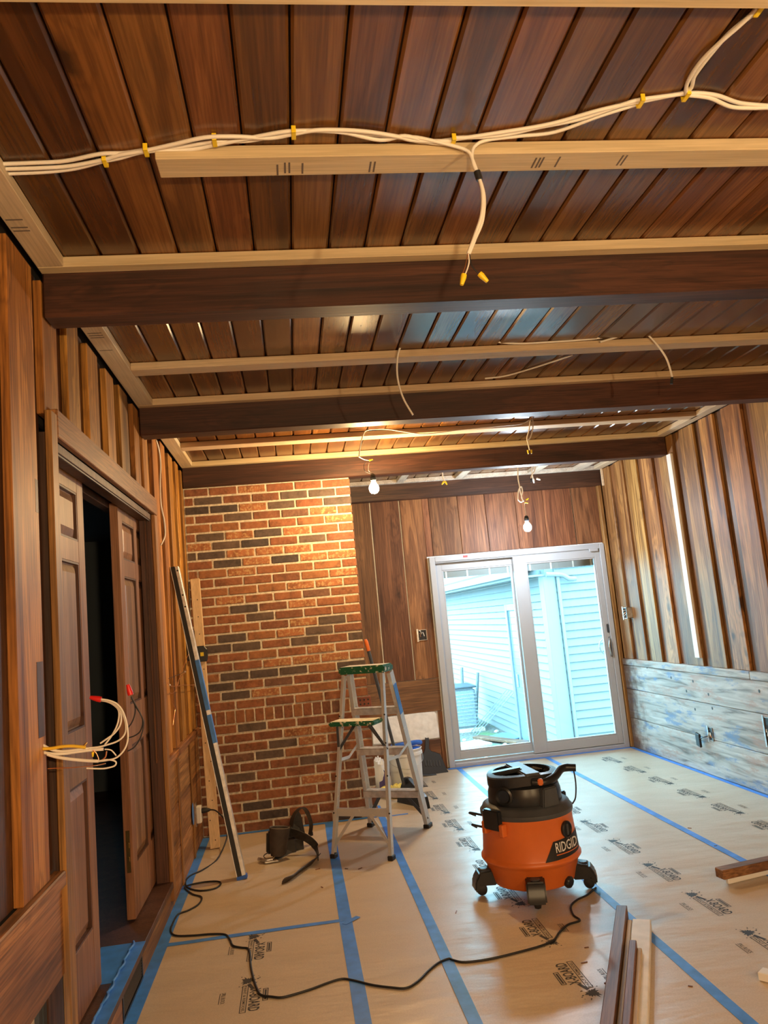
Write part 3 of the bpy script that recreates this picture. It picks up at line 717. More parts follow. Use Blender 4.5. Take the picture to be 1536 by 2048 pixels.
# ================================================================== OUTSIDE
GZ = -.70
struct(build('ground', B(-12, 16, YD+.11, 30, GZ-.2, GZ), M['gravel']))
XC, YR = 4.25, 4.5
hs = empty('house_wing', (XC+3, YR+4, GZ), 'white vinyl sided house wing seen through the sliding glass door', 'building')
EX = .108
n = 24
hs_r = None
for k in range(42):     # facade facing the door
    z = GZ + k*EX
    if z > 3.7: break
    mb = MB().prism([(0,0),(0,EX),(.016,EX),(.0,0)], (0,0,0), (0,1,0), (0,0,1), (1,0,0)) if False else None
    if hs_r is None:
        m_ = MB(); m_.prism([(-.030, 0), (-.032, .006), (-.004, EX), (.02, EX), (.02, 0)], (XC+.15, YR, z), (0,1,0), (0,0,1), (8.0, 0, 0))
        hs_r = build('siding_course', m_, M['siding'], hs, origin=(XC, YR, z))
    else: inst(hs_r, 'siding_course', (XC, YR, z), hs)
hs_l = None
EZ = 1.80
for k in range(int((EZ-GZ)/EX)+1):     # facade running away
    z = GZ + k*EX
    if hs_l is None:
        m_ = MB(); m_.prism([(-.030, 0), (-.032, .006), (-.004, EX), (.02, EX), (.02, 0)], (XC, YR+.17, z), (1,0,0), (0,0,1), (0, 14.0, 0))
        hs_l = build('siding_course', m_, M['siding'], hs, origin=(XC, YR, z))
    else: inst(hs_l, 'siding_course', (XC, YR, z), hs)
build('wall_core', MB().box(XC+.02, XC+8.3, YR+.02, YR+14, GZ, 1.9).prism([(0,1.9),(8.3,1.9),(8.3,3.6),(2.5,3.6)], (XC+.02, YR+.02, 0), (1,0,0), (0,0,1), (0,14,0)), M['siding'], hs)
build('corner_post', MB().box(XC-.03, XC+.15, YR-.03, YR+.17, GZ, 1.83), M['trimw'], hs, bevel=.006)
build('downspout', MB().box(XC+.155, XC+.20, YR-.075, YR-.035, GZ, 1.78), M['trimw'], hs, bevel=.008)
build('eave', MB().box(XC-.34, XC+.02, YR-.05, YR+14, EZ+.005, EZ+.03).box(XC-.36, XC-.34, YR-.05, YR+14, EZ, EZ+.13), M['trimw'], hs)
build('gutter', MB().prism([(-.50,EZ+.03),(-.38,EZ+.03),(-.36,EZ+.13),(-.50,EZ+.13)], (XC, YR-.06, 0), (1,0,0), (0,0,1), (0,14,0)), M['trimw'], hs, bevel=.004)
build('gutter_elbow', MB().tube(spl([(XC+.0, YR-.10, EZ+.02), (XC+.22, YR-.10, EZ-.0), (XC+.32, YR-.10, EZ-.06), (XC+.42, YR-.10, EZ-.07)], 5), .034, 10), M['trimw'], hs, smooth=60)
build('roof', MB().prism([(-.45,EZ+.13),(3.2,EZ+1.7),(3.2,EZ+1.8),(-.45,EZ+.17)], (XC, YR+.5, 0), (1,0,0), (0,0,1), (0,14,0)), M['roof'], hs)
ya, yb = 5.55, 6.5
fr_ = build('side_door', B(XC-.03, XC+.0, ya+.1, yb-.1, GZ+.05, 1.36), M['bluewin'], hs)
build('side_door_frame', MB().box(XC-.06, XC+.01, ya, ya+.1, GZ, 1.47).box(XC-.06, XC+.01, yb-.1, yb, GZ, 1.47).box(XC-.06, XC+.01, ya+.1, yb-.1, 1.36, 1.47), M['trimw'], fr_, bevel=.006)
build('side_door_knob', B(XC-.05, XC-.031, yb-.28, yb-.2, .15, .35), M['ac'], fr_, bevel=.005)
# condenser with pipes
c = ZP(935, 1462, GZ)
ac = empty('condenser_unit', (c.x-.15, c.y, GZ), 'grey outdoor condenser unit beside the white siding', 'air conditioner')
s = .36; zc_ = GZ + .78
build('cabinet', B(c.x-.15-s, c.x-.15+s, c.y-s+.3, c.y+s+.3, GZ+.05, zc_-.03), M['ac'], ac, bevel=.04, seg=2)
for k in range(10): build('grille_bar', B(c.x-.15-s-.008, c.x-.15+s+.008, c.y-s+.292, c.y-s+.298, GZ+.10+k*.06, GZ+.112+k*.06), M['steel'], ac)
build('top_cover', B(c.x-.15-s-.02, c.x-.15+s+.02, c.y-s+.28, c.y+s+.32, zc_-.03, zc_), M['grey'], ac, bevel=.012)
build('pad', B(c.x-.15-s-.08, c.x-.15+s+.08, c.y-s+.2, c.y+s+.4, GZ, GZ+.05), M['mortar'], ac)
for (u, v0, v1) in ((921, 1335, 1390), (953, 1345, 1460)):
    p = YP(u, v1, c.y+.8); q_ = YP(u+2, v0, c.y+.8)
    p.z = GZ
    tag(build('utility_pipe', MB().tube([p, (p+q_)/2, q_], .032, 10), M['ac'], smooth=60), 'grey conduit pipe rising behind the outdoor condenser unit' if u < 930 else 'grey bent conduit rising beside the outdoor condenser unit', 'pipe')
# wire rack leaning on the siding
p0 = ZP(975, 1440, GZ); rk = empty('wire_rack', (XC-.35, p0.y, GZ), 'thin metal wire rack leaning on the white siding', 'rack')
ry = 7.3
for (dy) in (-.25, -.1, .05, .2):
    build('rod', MB().tube([(XC-.55, ry+dy+.3, GZ+.0), (XC-.06, ry+dy-.55, GZ+.75)], .006, 6), M['ac'], rk)
for t in (.1, .5, .9):
    a = Vector((XC-.55, ry+.3, GZ)).lerp(Vector((XC-.06, ry-.55, GZ+.75)), t)
    build('crossbar', MB().tube([a+Vector((0,-.27,0)), a+Vector((0,.22,0))], .005, 6), M['ac'], rk)
# planks and sheet on the ground
def gp(u, v): return ZP(u, v, GZ)
a, b = gp(953, 1480), gp(1055, 1492)
tag(build('ground_plank', MB().bar(a+Vector((0,0,.05)), b+Vector((0,0,.05)), (0,1,0), .16, .04), M['scrapx'], bevel=.004), 'orange brown plank lying on the gravel outside the glass door', 'plank')
a, b = gp(985, 1474), gp(1040, 1478)
tag(build('ground_sheet', MB().bar(a+Vector((0,0,.02)), b+Vector((0,0,.02)), (0,1,0), .55, .02), M['bluewin'], bevel=.004), 'pale blue sheet of board lying on the gravel outside', 'board')
a, b = gp(930, 1490), gp(958, 1497)
tag(build('paving_slab', MB().bar(a+Vector((0,0,.03)), b+Vector((0,0,.03)), (0,1,0), .5, .05), M['mortar'], bevel=.01), 'grey paving slab on the gravel outside the fixed pane', 'slab')
random.seed(9)
for k in range(46):
    x = random.uniform(2.4, 4.1); y = random.uniform(3.6, 8.0); r = random.uniform(.025, .06)
    if abs(x-ac.location.x) < .6 and abs(y-ac.location.y-.3) < .6: continue
    tag(build('rock', MB().lathe([(.2*r,-.1*r),(r,.1*r),(.9*r,.6*r),(.3*r,.9*r)], (x,y,GZ), 7, (0,0,1), 1, .7+.5*random.random()), M['mortar']), 'small grey rock lying on the gravel strip by the white siding', 'rock', 'rocks on the gravel outside')

# ================================================================== FLOOR PAPER, PRINT, TAPE
def text_mesh(s, h, sx, bold=0.0):
    cu = D.curves.new('t', 'FONT'); cu.body = s; cu.size = 1.0; cu.fill_mode = 'BOTH'; cu.offset = bold; cu.resolution_u = 2
    o = D.objects.new('t', cu); COL.objects.link(o)
    dg = bpy.context.evaluated_depsgraph_get(); dg.update()
    me = D.meshes.new_from_object(o.evaluated_get(dg))
    vs_ = [v.co.copy() for v in me.vertices]; fs = [tuple(p.vertices) for p in me.polygons]
    D.objects.remove(o); D.curves.remove(cu); D.meshes.remove(me)
    mx = max(v.y for v in vs_); mn = min(v.y for v in vs_); x0 = min(v.x for v in vs_)
    k = h/(mx-mn)
    return [Vector(((v.x-x0)*k*sx, (v.y-mn)*k, 0)) for v in vs_], fs
def width(vs_): return max(v.x for v in vs_)
def logo():
    """print in local u (reading) / v (up): splat near u=0"""
    mb = MB()
    def put(s, u, v, h, wd, bold=0.0):
        a, f = text_mesh(s, h, 1.0, bold); k = wd/width(a)
        mb.add([(p.x*k+u, p.y+v, 0) for p in a], f)
    def rect(u0, u1, v0, v1): mb.add([(u0,v0,0),(u1,v0,0),(u1,v1,0),(u0,v1,0)], [(0,1,2,3)])
    def frame(u0, u1, v0, v1, t): rect(u0,u1,v0,v0+t); rect(u0,u1,v1-t,v1); rect(u0,u0+t,v0+t,v1-t); rect(u1-t,u1,v0+t,v1-t)
    put('X-BOARD', .085, .030, .046, .185, .022)
    frame(.095, .200, .084, .106, .004); rect(.105, .190, .091, .099)
    frame(.045, .275, -.002, .024, .0035); put('PAINT & REMODEL', .052, .005, .012, .214, .006)
    # splatter
    rnd = random.Random(4); P = []
    for k in range(26):
        an = 2*math.pi*k/26; r = .030*(1.0 if k % 2 else .62) * rnd.uniform(.7, 1.25)
        P.append((.005+r*math.cos(an)*1.25, .018+r*math.sin(an), 0))
    mb.add([(.005,.018,0)]+P, [(0, i+1, (i+1) % 26+1) for i in range(26)])
    for k in range(12):
        an = rnd.uniform(0, 6.28); r = rnd.uniform(.034, .052); x = .005+r*1.2*math.cos(an); y = .018+r*math.sin(an); q = rnd.uniform(.0015, .004)
        mb.add([(x-q,y-q,0),(x+q,y-q,0),(x+q,y+q,0),(x-q,y+q,0)], [(0,1,2,3)])
    mb.add([(.03,.03,0),(.085,.05,0),(.088,.036,0),(.04,.016,0)], [(0,1,2,3)])
    put('SPILL BLOCK', .085, -.082, .017, .092, .004); rect(.085, .177, -.090, -.087)
    me = D.meshes.new('printed_logo'); me.from_pydata([tuple(v) for v in mb.v], [], mb.f); me.materials.append(M['ink']); return me
LOGO = logo()
def sheet(x0, x1, y0, y1, z, lab):
    o = build('floor_paper', B(x0, x1, y0, y1, z-.0005, z), M['paper']); tag(o, lab, 'paper sheet'); return o
sA = sheet(.018, .915, YN+.02, -1.90, .0016, 'tan floor paper sheet with black print along the left wall by the black vent')
sA2 = sheet(.018, .915, -1.92, -.02, .0010, 'plain tan floor paper sheet under the tool belt by the brick chimney')
sN = sheet(.885, 1.305, YN+.02, -.02, .0004, 'narrow plain tan floor paper strip between two blue tapes under the ladder')
sB = sheet(1.285, 2.18, YN+.02, YD-.05, .0016, 'tan printed floor paper sheet under the orange vacuum')
sCC = sheet(2.15, 3.035, YN+.02, YD-.05, .0008, 'tan printed floor paper sheet in front of the sliding sash')
sD = sheet(3.005, XR-.014, YN+.02, YD-.05, .0014, 'tan printed floor paper sheet along the grey weathered dado')
def prints(sh, x, ys, flip, z):
    for y in ys:
        o = D.objects.new('printed_logo', LOGO); COL.objects.link(o); place(o, (x, y, z), sh)
        o.rotation_euler = (0, 0, math.pi/2 if flip else -math.pi/2)
def ser(y0, a, b, p=.4655): 
    k0 = math.ceil((a-y0)/p); k1 = math.floor((b-y0)/p); return [y0+k*p for k in range(k0, k1+1)]
prints(sA, .445, ser(-2.418, -7.0, -2.2), False, .0022)
prints(sA, .445, [-1.955-.0], False, .0022) if False else None
prints(sB, 1.775, ser(-2.956, -6.9, 1.0), True, .0022)
prints(sCC, 2.535, ser(-2.198, -6.9, 1.25), False, .0014)
prints(sD, 3.515, ser(-.132, -6.9, 1.0), True, .0020)
# second left print is cut by the cross tape
o = D.objects.new('printed_logo', LOGO); COL.objects.link(o); place(o, (.445, -1.955, .0022), sA); o.rotation_euler = (0,0,-math.pi/2)
def tape(x0, x1, y0, y1, lab, z=.0027, grp=None):
    n = 14; mb = MB(); rnd = random.Random(hash((round(x0,2), round(y0,2))) % 1000)
    lx = (x1-x0) < (y1-y0)
    A, Bv = [], []
    for i in range(n+1):
        t = i/n; j0, j1 = rnd.uniform(-.0018,.0018), rnd.uniform(-.0018,.0018); zz = z + rnd.uniform(0,.0008)
        if lx: y = y0+(y1-y0)*t; A.append((x0+j0, y, zz)); Bv.append((x1+j1, y, zz))
        else: x = x0+(x1-x0)*t; A.append((x, y0+j0, zz)); Bv.append((x, y1+j1, zz))
    vs_ = A + Bv + [(p[0], p[1], p[2]-.0005) for p in A+Bv]; m = n+1
    fs = [(i, i+1, m+i+1, m+i) for i in range(n)] + [(2*m+i+1, 2*m+i, 3*m+i, 3*m+i+1) for i in range(n)]
    fs += [(2*m+i, 2*m+i+1, i+1, i) for i in range(n)] + [(m+i, m+i+1, 3*m+i+1, 3*m+i) for i in range(n)] + [(0, m, 3*m, 2*m), (m-1, 3*m-1, 4*m-1, 2*m-1)]
    mb.add(vs_, fs); o = build('tape_strip', mb, M['tape']); tag(o, lab, 'tape', grp); return o
tape(.875, .935, YN+.1, -.03, 'wide blue tape seam running from the brick chimney under the ladder foot')
tape(1.268, 1.318, YN+.1, .30, 'blue tape seam running past the brick chimney corner beside the ladder')
tape(2.145, 2.190, YN+.1, YD-.06, 'blue tape seam running under the vacuum caster to the glass door')
tape(2.998, 3.042, YN+.1, YD-.06, 'blue tape seam ending at the sliding sash beyond the dark offcut')
tape(.05, .93, -1.932, -1.895, 'blue cross tape joining two paper sheets near the black cord', .0034)
tape(.003, .055, YN+.1, -.03, 'blue edge tape along the foot of the left wall')
tape(3.845, 3.885, YN+.1, YD-.06, 'blue edge tape along the foot of the grey dado')
tape(.05, 1.26, -.045, -.008, 'blue edge tape along the foot of the brick chimney', .0034)
tape(2.10, 3.86, YD-.082, YD-.038, 'blue edge tape along the white door threshold')
a = ZP(700, 1845); tg = build('tape_strip', MB().bar(a+Vector((-.03,-.02,.0045)), a+Vector((.045,.05,.0045)), (1,-1,0), .03, .0006), M['tape']); tag(tg, 'short stub of blue tape sticking out beside the cross tape', 'tape')
a = ZP(800, 1630); tg = build('tape_strip', B(a.x-.06, a.x+.06, a.y-.012, a.y+.012, .0024, .003), M['tape']); tag(tg, 'short blue tape piece on the floor behind the ladder', 'tape')
a = ZP(925, 1536); tg = build('tape_strip', B(2.07, 2.25, 1.325, 1.372, .0045, .0052), M['tape']); tag(tg, 'crumpled blue tape end at the corner of the door threshold', 'tape')
# ================================================================== LAMPS
def bulb(p, col, strength, lab, wires, sock=True):
    e = empty('hanging_bulb', p, lab, 'light bulb')
    p = Vector(p)
    m, t, bs = mat('lit_bulb_glass'); bs.inputs['Base Color'].default_value = (1,1,1,1)
    bs.inputs['Emission Color'].default_value = (*col, 1); bs.inputs['Emission Strength'].default_value = strength
    build('bulb_globe', MB().lathe([(.002,-.041),(.018,-.037),(.031,-.024),(.036,-.005),(.032,.014),(.021,.030),(.0145,.042)], p, 20), m, e, smooth=80)
    build('bulb_base', MB().lathe([(.0145,.040),(.0145,.058),(.011,.064)], p, 16), M['white'], e, smooth=50)
    build('socket', MB().lathe([(.020,.055),(.021,.075),(.017,.095),(.006,.104)], p, 16), M['blackgl'], e, smooth=50)
    for k, w_ in enumerate(wires):
        build('lead_wire', MB().tube(spl(w_, 6), .0022, 6), M['cable'] if k == 0 else M['black'], e, smooth=60)
    return e
y1 = -.60
P1 = YP(748, 976, y1)
bulb(P1, WARM, BULB_WARM, 'glowing warm bulb hanging beside the top of the brick chimney',
     [[P1+Vector((0,0,.10)), YP(737, 940, y1), YP(738, 925, y1)], [P1+Vector((-.005,0,.10)), YP(730, 942, y1), YP(728, 930, y1), YP(732, 925, y1)]])
y2 = .70
P2 = YP(1055, 1054, y2)
bulb(P2, COOL, BULB_COOL, 'glowing white bulb on a looped cable above the sliding glass door',
     [[P2+Vector((0,0,.10)), YP(1050, 1018, y2), YP(1049, 1005, y2)]])
bulb((1.05, -6.45, 1.72), ROOM, BULB_FILL, 'unseen fill bulb added near the front wall on the doorway side', [[(1.05,-6.45,1.82),(1.05,-6.45,2.3),(1.05,-6.45,ZC-.002)]])  # added behind the camera, out of view, to light the near end
bulb((2.9, -6.3, 1.72), ROOM, BULB_FILL, 'unseen fill bulb added near the front wall on the dado side', [[(2.9,-6.3,1.82),(2.9,-6.3,2.3),(2.9,-6.3,ZC-.002)]])  # second added fill bulb, also out of view
# ================================================================== CABLES
def nut(p, d, m, parent=None, s=1.0, lab=None, grp=None):
    return build('wire_connector', MB().lathe([(.0058*s,0),(.0062*s,.006*s),(.0045*s,.018*s),(.0035*s,.023*s)], p, 10, d), m, parent, smooth=50)
def cable(paths, r, lab, m=None, cat='cable', n=6):
    e = empty('cable_run', paths[0][0], lab, cat)
    for k, p in enumerate(paths):
        build('cable', MB().tube(spl(p, n), r, 8), m or M['cable'], e, smooth=60)
    return e
ZW = ZC-.008
def zl(L, z=ZW): return [ZP(u, v, z) for (u, v) in L]
e1 = cable([zl([(5,328),(60,326),(130,322),(200,308),(250,306),(292,300),(360,294),(430,283),(500,281),(587,264),(660,262),(740,268),(800,275),(850,284),(905,279),(1000,265),(1100,248),(1200,220),(1282,203),(1370,187),(1430,190),(1480,206),(1545,212)]),
            zl([(12,338),(80,336),(140,332),(205,320),(240,310),(292,301),(350,288),(410,275),(470,273),(540,276),(587,268),(640,260),(720,262),(790,272),(830,281),(906,282)], ZW-.006),
            zl([(18,347),(90,344),(150,337),(205,323),(240,316),(292,303),(380,299),(430,290),(520,272),(587,262),(680,264),(760,280),(810,272),(860,285),(905,288)], ZW-.004),
            zl([(905,276),(1000,271),(1080,254),(1160,238),(1240,211),(1282,199),(1372,184),(1390,150),(1420,110),(1460,65),(1520,18)]),
            zl([(1372,188),(1375,165),(1400,125),(1440,85),(1480,50),(1516,16)], ZW-.004),
            zl([(1375,190),(1420,196),(1460,213),(1500,216),(1545,215)], ZW-.005)], .0055,
           'bundle of white cables stapled along the near ceiling planks')
for (u, v) in ((210,322),(292,301),(429,281),(587,266),(906,281),(1281,203),(1372,190),(1518,17)):
    p = ZP(u, v, ZW-.004)
    build('staple', MB().box(p.x-.006, p.x+.006, p.y-.016, p.y+.016, p.z-.009, p.z-.005).box(p.x-.006,p.x+.006,p.y-.017,p.y-.013,p.z-.009,ZC-.001).box(p.x-.006,p.x+.006,p.y+.013,p.y+.017,p.z-.009,ZC-.001), M['nut'], e1, bevel=.001)
yj = -4.005
e2 = cable([[ZP(806,275,ZW)] + [ZP(835,275,ZW-.002), YP(900,290,yj), YP(935,302,yj), YP(946,322,yj), YP(956,350,yj), YP(965,385,yj), YP(963,430,yj), YP(950,470,yj), YP(936,508,yj)],
            [ZP(1280,207,ZW), ZP(1200,232,ZW), ZP(1110,264,ZW), ZP(1040,272,ZW), YP(975,280,yj), YP(950,292,yj), YP(944,310,yj), YP(948,332,yj), YP(957,352,yj), YP(968,392,yj), YP(965,440,yj), YP(950,478,yj), YP(938,508,yj)]], .005,
           'white cable drop with two yellow connectors hanging before the long pine two by four')
build('tape_wrap', MB().tube([YP(954,343,yj), YP(959,360,yj)], .0095, 10), M['black'], e2, smooth=60)
build('lead', MB().tube(spl([YP(937,506,yj), YP(938,525,yj), YP(932,545,yj), YP(927,552,yj)], 5), .002, 6), M['cable'], e2)
build('lead', MB().tube(spl([YP(938,506,yj), YP(943,530,yj), YP(955,545,yj), YP(960,549,yj)], 5), .002, 6), M['black'], e2)
build('lead', MB().tube(spl([YP(936,506,yj), YP(931,530,yj), YP(924,550,yj), YP(921,560,yj)], 5), .0013, 6), M['copper'], e2)
nut(YP(928,549,yj), (YP(923,571,yj)-YP(928,549,yj)), M['nut'], e2, 1.35); nut(YP(959,547,yj), (YP(975,563,yj)-YP(959,547,yj)), M['nut'], e2, 1.35)
yk = -2.34
e3 = cable([[YP(826,830,yk), YP(806,795,yk), YP(795,755,yk), YP(795,715,yk), YP(803,690,yk), YP(815,683,yk)] + [YP(u,v,yk+.0) for (u,v) in ((880,682),(960,681),(1030,687),(1100,684),(1160,680),(1200,676),(1250,666),(1275,660))],
            [YP(1200,684,yk), YP(1240,672,yk), YP(1268,661,yk), YP(1285,661,yk), YP(1310,685,yk), YP(1332,715,yk), YP(1343,748,yk), YP(1344,756,yk)]], .005,
           'white cable with a dangling end at each side along the middle bay two by four')
build('cut_end', MB().tube([YP(1344,755,yk), YP(1343,768,yk)], .0075, 8), M['black'], e3)
build('cable', MB().tube(spl(zl([(970,757),(1010,752),(1060,738),(1110,722),(1145,710)]), 5), .0045, 8), M['cable'], e3, smooth=60)
yl = -.73
e4 = cable([[YP(718,914,yl), YP(721,890,yl), YP(727,868,yl), YP(736,860,yl), YP(770,858,yl), YP(800,862,yl), YP(850,868,yl), YP(920,860,yl), YP(1000,852,yl), YP(1040,848,yl), YP(1060,840,yl), YP(1066,842,yl), YP(1065,860,yl), YP(1060,876,yl), YP(1054,880,yl)],
            [YP(1061,838,yl), YP(1058,860,yl), YP(1054,876,yl), YP(1056,886,yl), YP(1059,900,yl)]], .0045,
           'white cable sagging along the pine two by four near the warm bulb')
build('lead', MB().tube(spl([YP(718,914,yl), YP(728,919,y1-.05), YP(738,921,y1)], 5), .0025, 6), M['cable'], e4)
nut(YP(738,921,y1), (1,0,.25), M['nut'], e4, 1.2)
for d in (-.012, .012):
    nut(YP(1059,900,yl)+Vector((d,0,0)), (0,0,-1), M['nut'], e4, 1.2)
ye = .70
e5 = cable([[YP(1036,928,ye).xy.to_3d()+Vector((0,0,ZC-.002)), YP(1036,930,ye), YP(1036,955,ye), YP(1039,972,ye), YP(1041,985,ye), YP(1045,1000,ye), YP(1042,1004,ye), YP(1036,998,ye), YP(1037,982,ye), YP(1042,973,ye), YP(1045,982,ye), YP(1043,995,ye), YP(1048,1003,ye)]], .006,
           'looped white cable under the beam carrying the white bulb')
nut(YP(1050,1005,ye), (1,0,-.3), M['nut'], e5, 1.2); nut(YP(1052,1000,ye), (.9,0,.5), M['nut'], e5, 1.2)
yf = .75
e6 = cable([[YP(1070,931,yf).xy.to_3d()+Vector((0,0,ZC-.002)), YP(1070,934,yf), YP(1069,942,yf), YP(1063,952,yf), YP(1062,958,yf)], [YP(1066,931,yf).xy.to_3d()+Vector((0,0,ZC-.002)), YP(1064,945,yf), YP(1067,960,yf)]], .006, 'short white cable with pale connectors hanging in the bay above the glass door')
nut(YP(1067,958,yf), (0,0,-1), M['white'], e6, 1.6); nut(YP(1073,957,yf), (1,0,-.4), M['white'], e6, 1.6); nut(YP(1062,957,yf), (-.1,0,-1), M['black'], e6, 1.6)
e7 = cable([[YP(885,942,yf).xy.to_3d()+Vector((0,0,ZC-.002)), YP(886,955,yf), YP(890,962,yf)]], .006, 'short white cable with yellow connectors hanging between two ceiling blocks')
nut(YP(890,963,yf), (.5,0,-1), M['nut'], e7, 1.5); nut(YP(888,963,yf), (-.6,0,-.7), M['nut'], e7, 1.5)
# cable on the left wall by the chimney
cable([[XP(312,880,.004), XP(318,900,.006), XP(321,930,.006), XP(320,965,.004), XP(322,1010,.006), XP(328,1040,.008), XP(330,1070,.006), XP(322,1090,.004)]], .005, 'thin pale cable running down the board wall right of the double doors')

# ---- wire bundle out of the left wall
yw = -3.46
bx = empty('wire_bundle', YP(57,1478,yw), 'bundle of white and yellow wires sticking out of the left wall before the doors', 'wiring')
hole = XP(60,1470,.0006)
build('cutout', B(.0003, .0012, -3.505, -3.445, hole.z-.02, hole.z+.20), M['recess'], bx)
def yb_(L, dy=0.0): return [YP(40+u/5.486, 1340+v/5.486, yw+dy) for (u, v) in L]
def wire(L, r, m, dy=0.0): build('wire', MB().tube(spl(yb_(L, dy), 6), r, 8), m, bx, smooth=60)
W_ = M['cable']
wire([(85,745),(170,790),(260,830),(350,875),(450,892),(560,885),(660,872),(760,860)], .0042, W_)
wire([(90,855),(200,862),(330,862),(450,842),(560,835),(660,842),(720,850)], .0048, M['yellow'], -.006)
wire([(150,880),(250,905),(360,920),(480,918),(600,900),(720,885),(820,875),(915,868)], .0048, W_, .004)
wire([(300,925),(400,955),(520,975),(640,988),(760,997),(860,1000)], .0048, W_, -.004)
wire([(860,1000),(950,985),(1030,995),(1055,1020),(1030,1055),(930,1080),(830,1082),(730,1078)], .0024, W_, -.004)
wire([(940,1025),(850,1045),(720,1060),(560,1072),(420,1076),(305,1082)], .0016, M['copper'], -.006)
wire([(860,1002),(960,990),(1060,960),(1140,880),(1180,780),(1182,660),(1160,540),(1120,440),(1060,370),(980,335),(890,320)], .0026, W_)
wire([(760,855),(860,845),(960,820),(1080,775),(1150,700),(1160,600),(1130,490),(1080,400),(1000,345),(890,325)], .0026, W_, .006)
wire([(880,805),(960,750),(1040,690),(1100,600),(1110,500),(1080,420),(1010,365),(890,330)], .0026, W_, .010)
wire([(930,820),(1000,730),(1060,620),(1085,520),(1080,440),(1030,385),(960,350),(885,335)], .0026, W_, .014)
wire([(1180,890),(1260,840),(1330,720),(1355,580),(1320,480),(1260,370),(1225,300)], .0020, M['black'], .01)
wire([(1170,750),(1260,720),(1320,670),(1345,580),(1330,500),(1270,400),(1222,300)], .0020, M['black'], .016)
wire([(1180,640),(1230,570),(1260,480),(1262,400),(1240,330),(1220,290)], .0020, M['black'], .02)
wire([(800,880),(840,920),(865,985)], .0016, M['copper']); wire([(930,870),(1000,880),(1055,940)], .002, W_); wire([(905,985),(940,950),(950,890)], .0022, M['copper'])
a, b = yb_([(890,325),(770,300)]); nut(a, b-a, M['rednut'], bx, 1.45)
a, b = yb_([(1215,275),(1180,150)], .015); nut(a, b-a, M['rednut'], bx, 1.45)
a, b = yb_([(700,835),(760,770)]); nut(a, b-a, M['brass'], bx, .6); a, b = yb_([(800,900),(798,940)]); nut(a, b-a, M['nut'], bx, .6)

# ---- old box and bare wires right of the doors
bx2 = empty('electrical_box', XP(375,1290,0), 'black old electrical box with bare wires on the wall behind the straightedge', 'electrical box')
p = XP(374,1290,.0)
build('box', MB().box(.0, .055, p.y-.05, p.y+.03, p.z-.11, p.z+.10), M['black'], bx2, bevel=.005)
def rb(L, x=.045): return [XP(290+u/6.828, 1180+v/6.828, x) for (u, v) in L]
for L, m_, r in (([(600,870),(570,930),(520,1060),(480,1160),(450,1270),(420,1360),(380,1410),(320,1400)], M['copper'], .0018), ([(570,1095),(520,1150),(460,1230),(445,1300)], M['copper'], .0022), ([(750,1285),(620,1300),(520,1300),(440,1315),(370,1315),(320,1285)], M['copper'], .0022), ([(370,1490),(385,1560),(410,1610),(405,1680),(390,1770),(380,1850)], M['copper'], .0018), ([(320,1210),(420,1170),(520,1120),(570,1000),(590,930)], M['black'], .0016)):
    build('wire', MB().tube(spl(rb(L), 6), r, 6), m_, bx2, smooth=60)
for (u, v, du, dv) in ((600,880,40,-40), (545,1120,30,-40), (340,1300,-30,-30)):
    a = rb([(u,v)])[0]; b = rb([(u+du,v+dv)])[0]; nut(a, b-a, M['cable'], bx2, .9)
# outlet + plug
p = XP(400,1628,.0)
ol = empty('wall_outlet', (0, p.y, p.z), 'white receptacle hanging loose on the dado with a black plug', 'outlet')
p = XP(399,1628,.03)
build('receptacle', B(.012, .045, p.y-.035, p.y+.025, p.z-.055, p.z+.055), M['white'], ol, bevel=.005)
build('yoke', B(.004, .012, p.y-.03, p.y+.02, p.z-.075, p.z+.075), M['steel'], ol)
q_ = XP(384,1628,.007); pt = build('tape_patch', MB().lathe([(.02,0),(.045,0),(.045,.001)], (.0145, q_.y, q_.z), 16, (1,0,0), 1.0, 1.55), M['tape']); tag(pt, 'oval blue tape patch on the dado beside the black plug', 'tape')
# cord
def fl(L, o, s, z=.006): return [ZP(o[0]+u/s, o[1]+v/s, z) for (u, v) in L]
pg = p + Vector((.016, 0, .02))
cp = [pg+Vector((.05,0,.0)), pg+Vector((.10,-.02,-.01)), pg+Vector((.17,-.06,-.08)), YP(280+435/2.477,1550+260/2.477,-.35), YP(280+425/2.477,1550+330/2.477,-.5)]
cp += fl([(380,420),(310,470),(250,498),(225,530),(240,560),(300,573),(370,562),(400,540),(385,527),(320,530),(245,545),(222,560),(260,590),(305,605),(290,640),(240,670),(190,690),(165,730),(152,770),(175,795),(260,795),(350,788),(420,790),(445,815),(460,845),(500,855),(535,860),(545,890),(548,940),(560,1000),(580,1060),(600,1090),(650,1098),(700,1102),(760,1088),(850,1060),(930,1030),(1000,1010),(1060,1018),(1150,1040),(1240,1052),(1320,1055),(1380,1020),(1430,970),(1480,930),(1530,910)], (280,1550), 2.477)
cp += fl([(60,1030),(120,1040),(250,1022),(400,985),(470,965),(530,940),(560,900),(600,865),(655,845),(625,820),(613,780),(640,750),(690,725),(730,692)], (880,1480), 2.3415)
cd_ = empty('power_cord', cp[40], 'long black power cord snaking over the taped paper from outlet to vacuum', 'cord')
build('cord', MB().tube(spl(cp, 5), .0048, 8), M['black'], cd_, smooth=60)
build('plug', MB().tube([pg+Vector((0,0,0)), pg+Vector((.02,0,0)), pg+Vector((.045,0,0)), pg+Vector((.06,0,0))], [.017,.018,.013,.006], 10), M['black'], cd_, smooth=60)
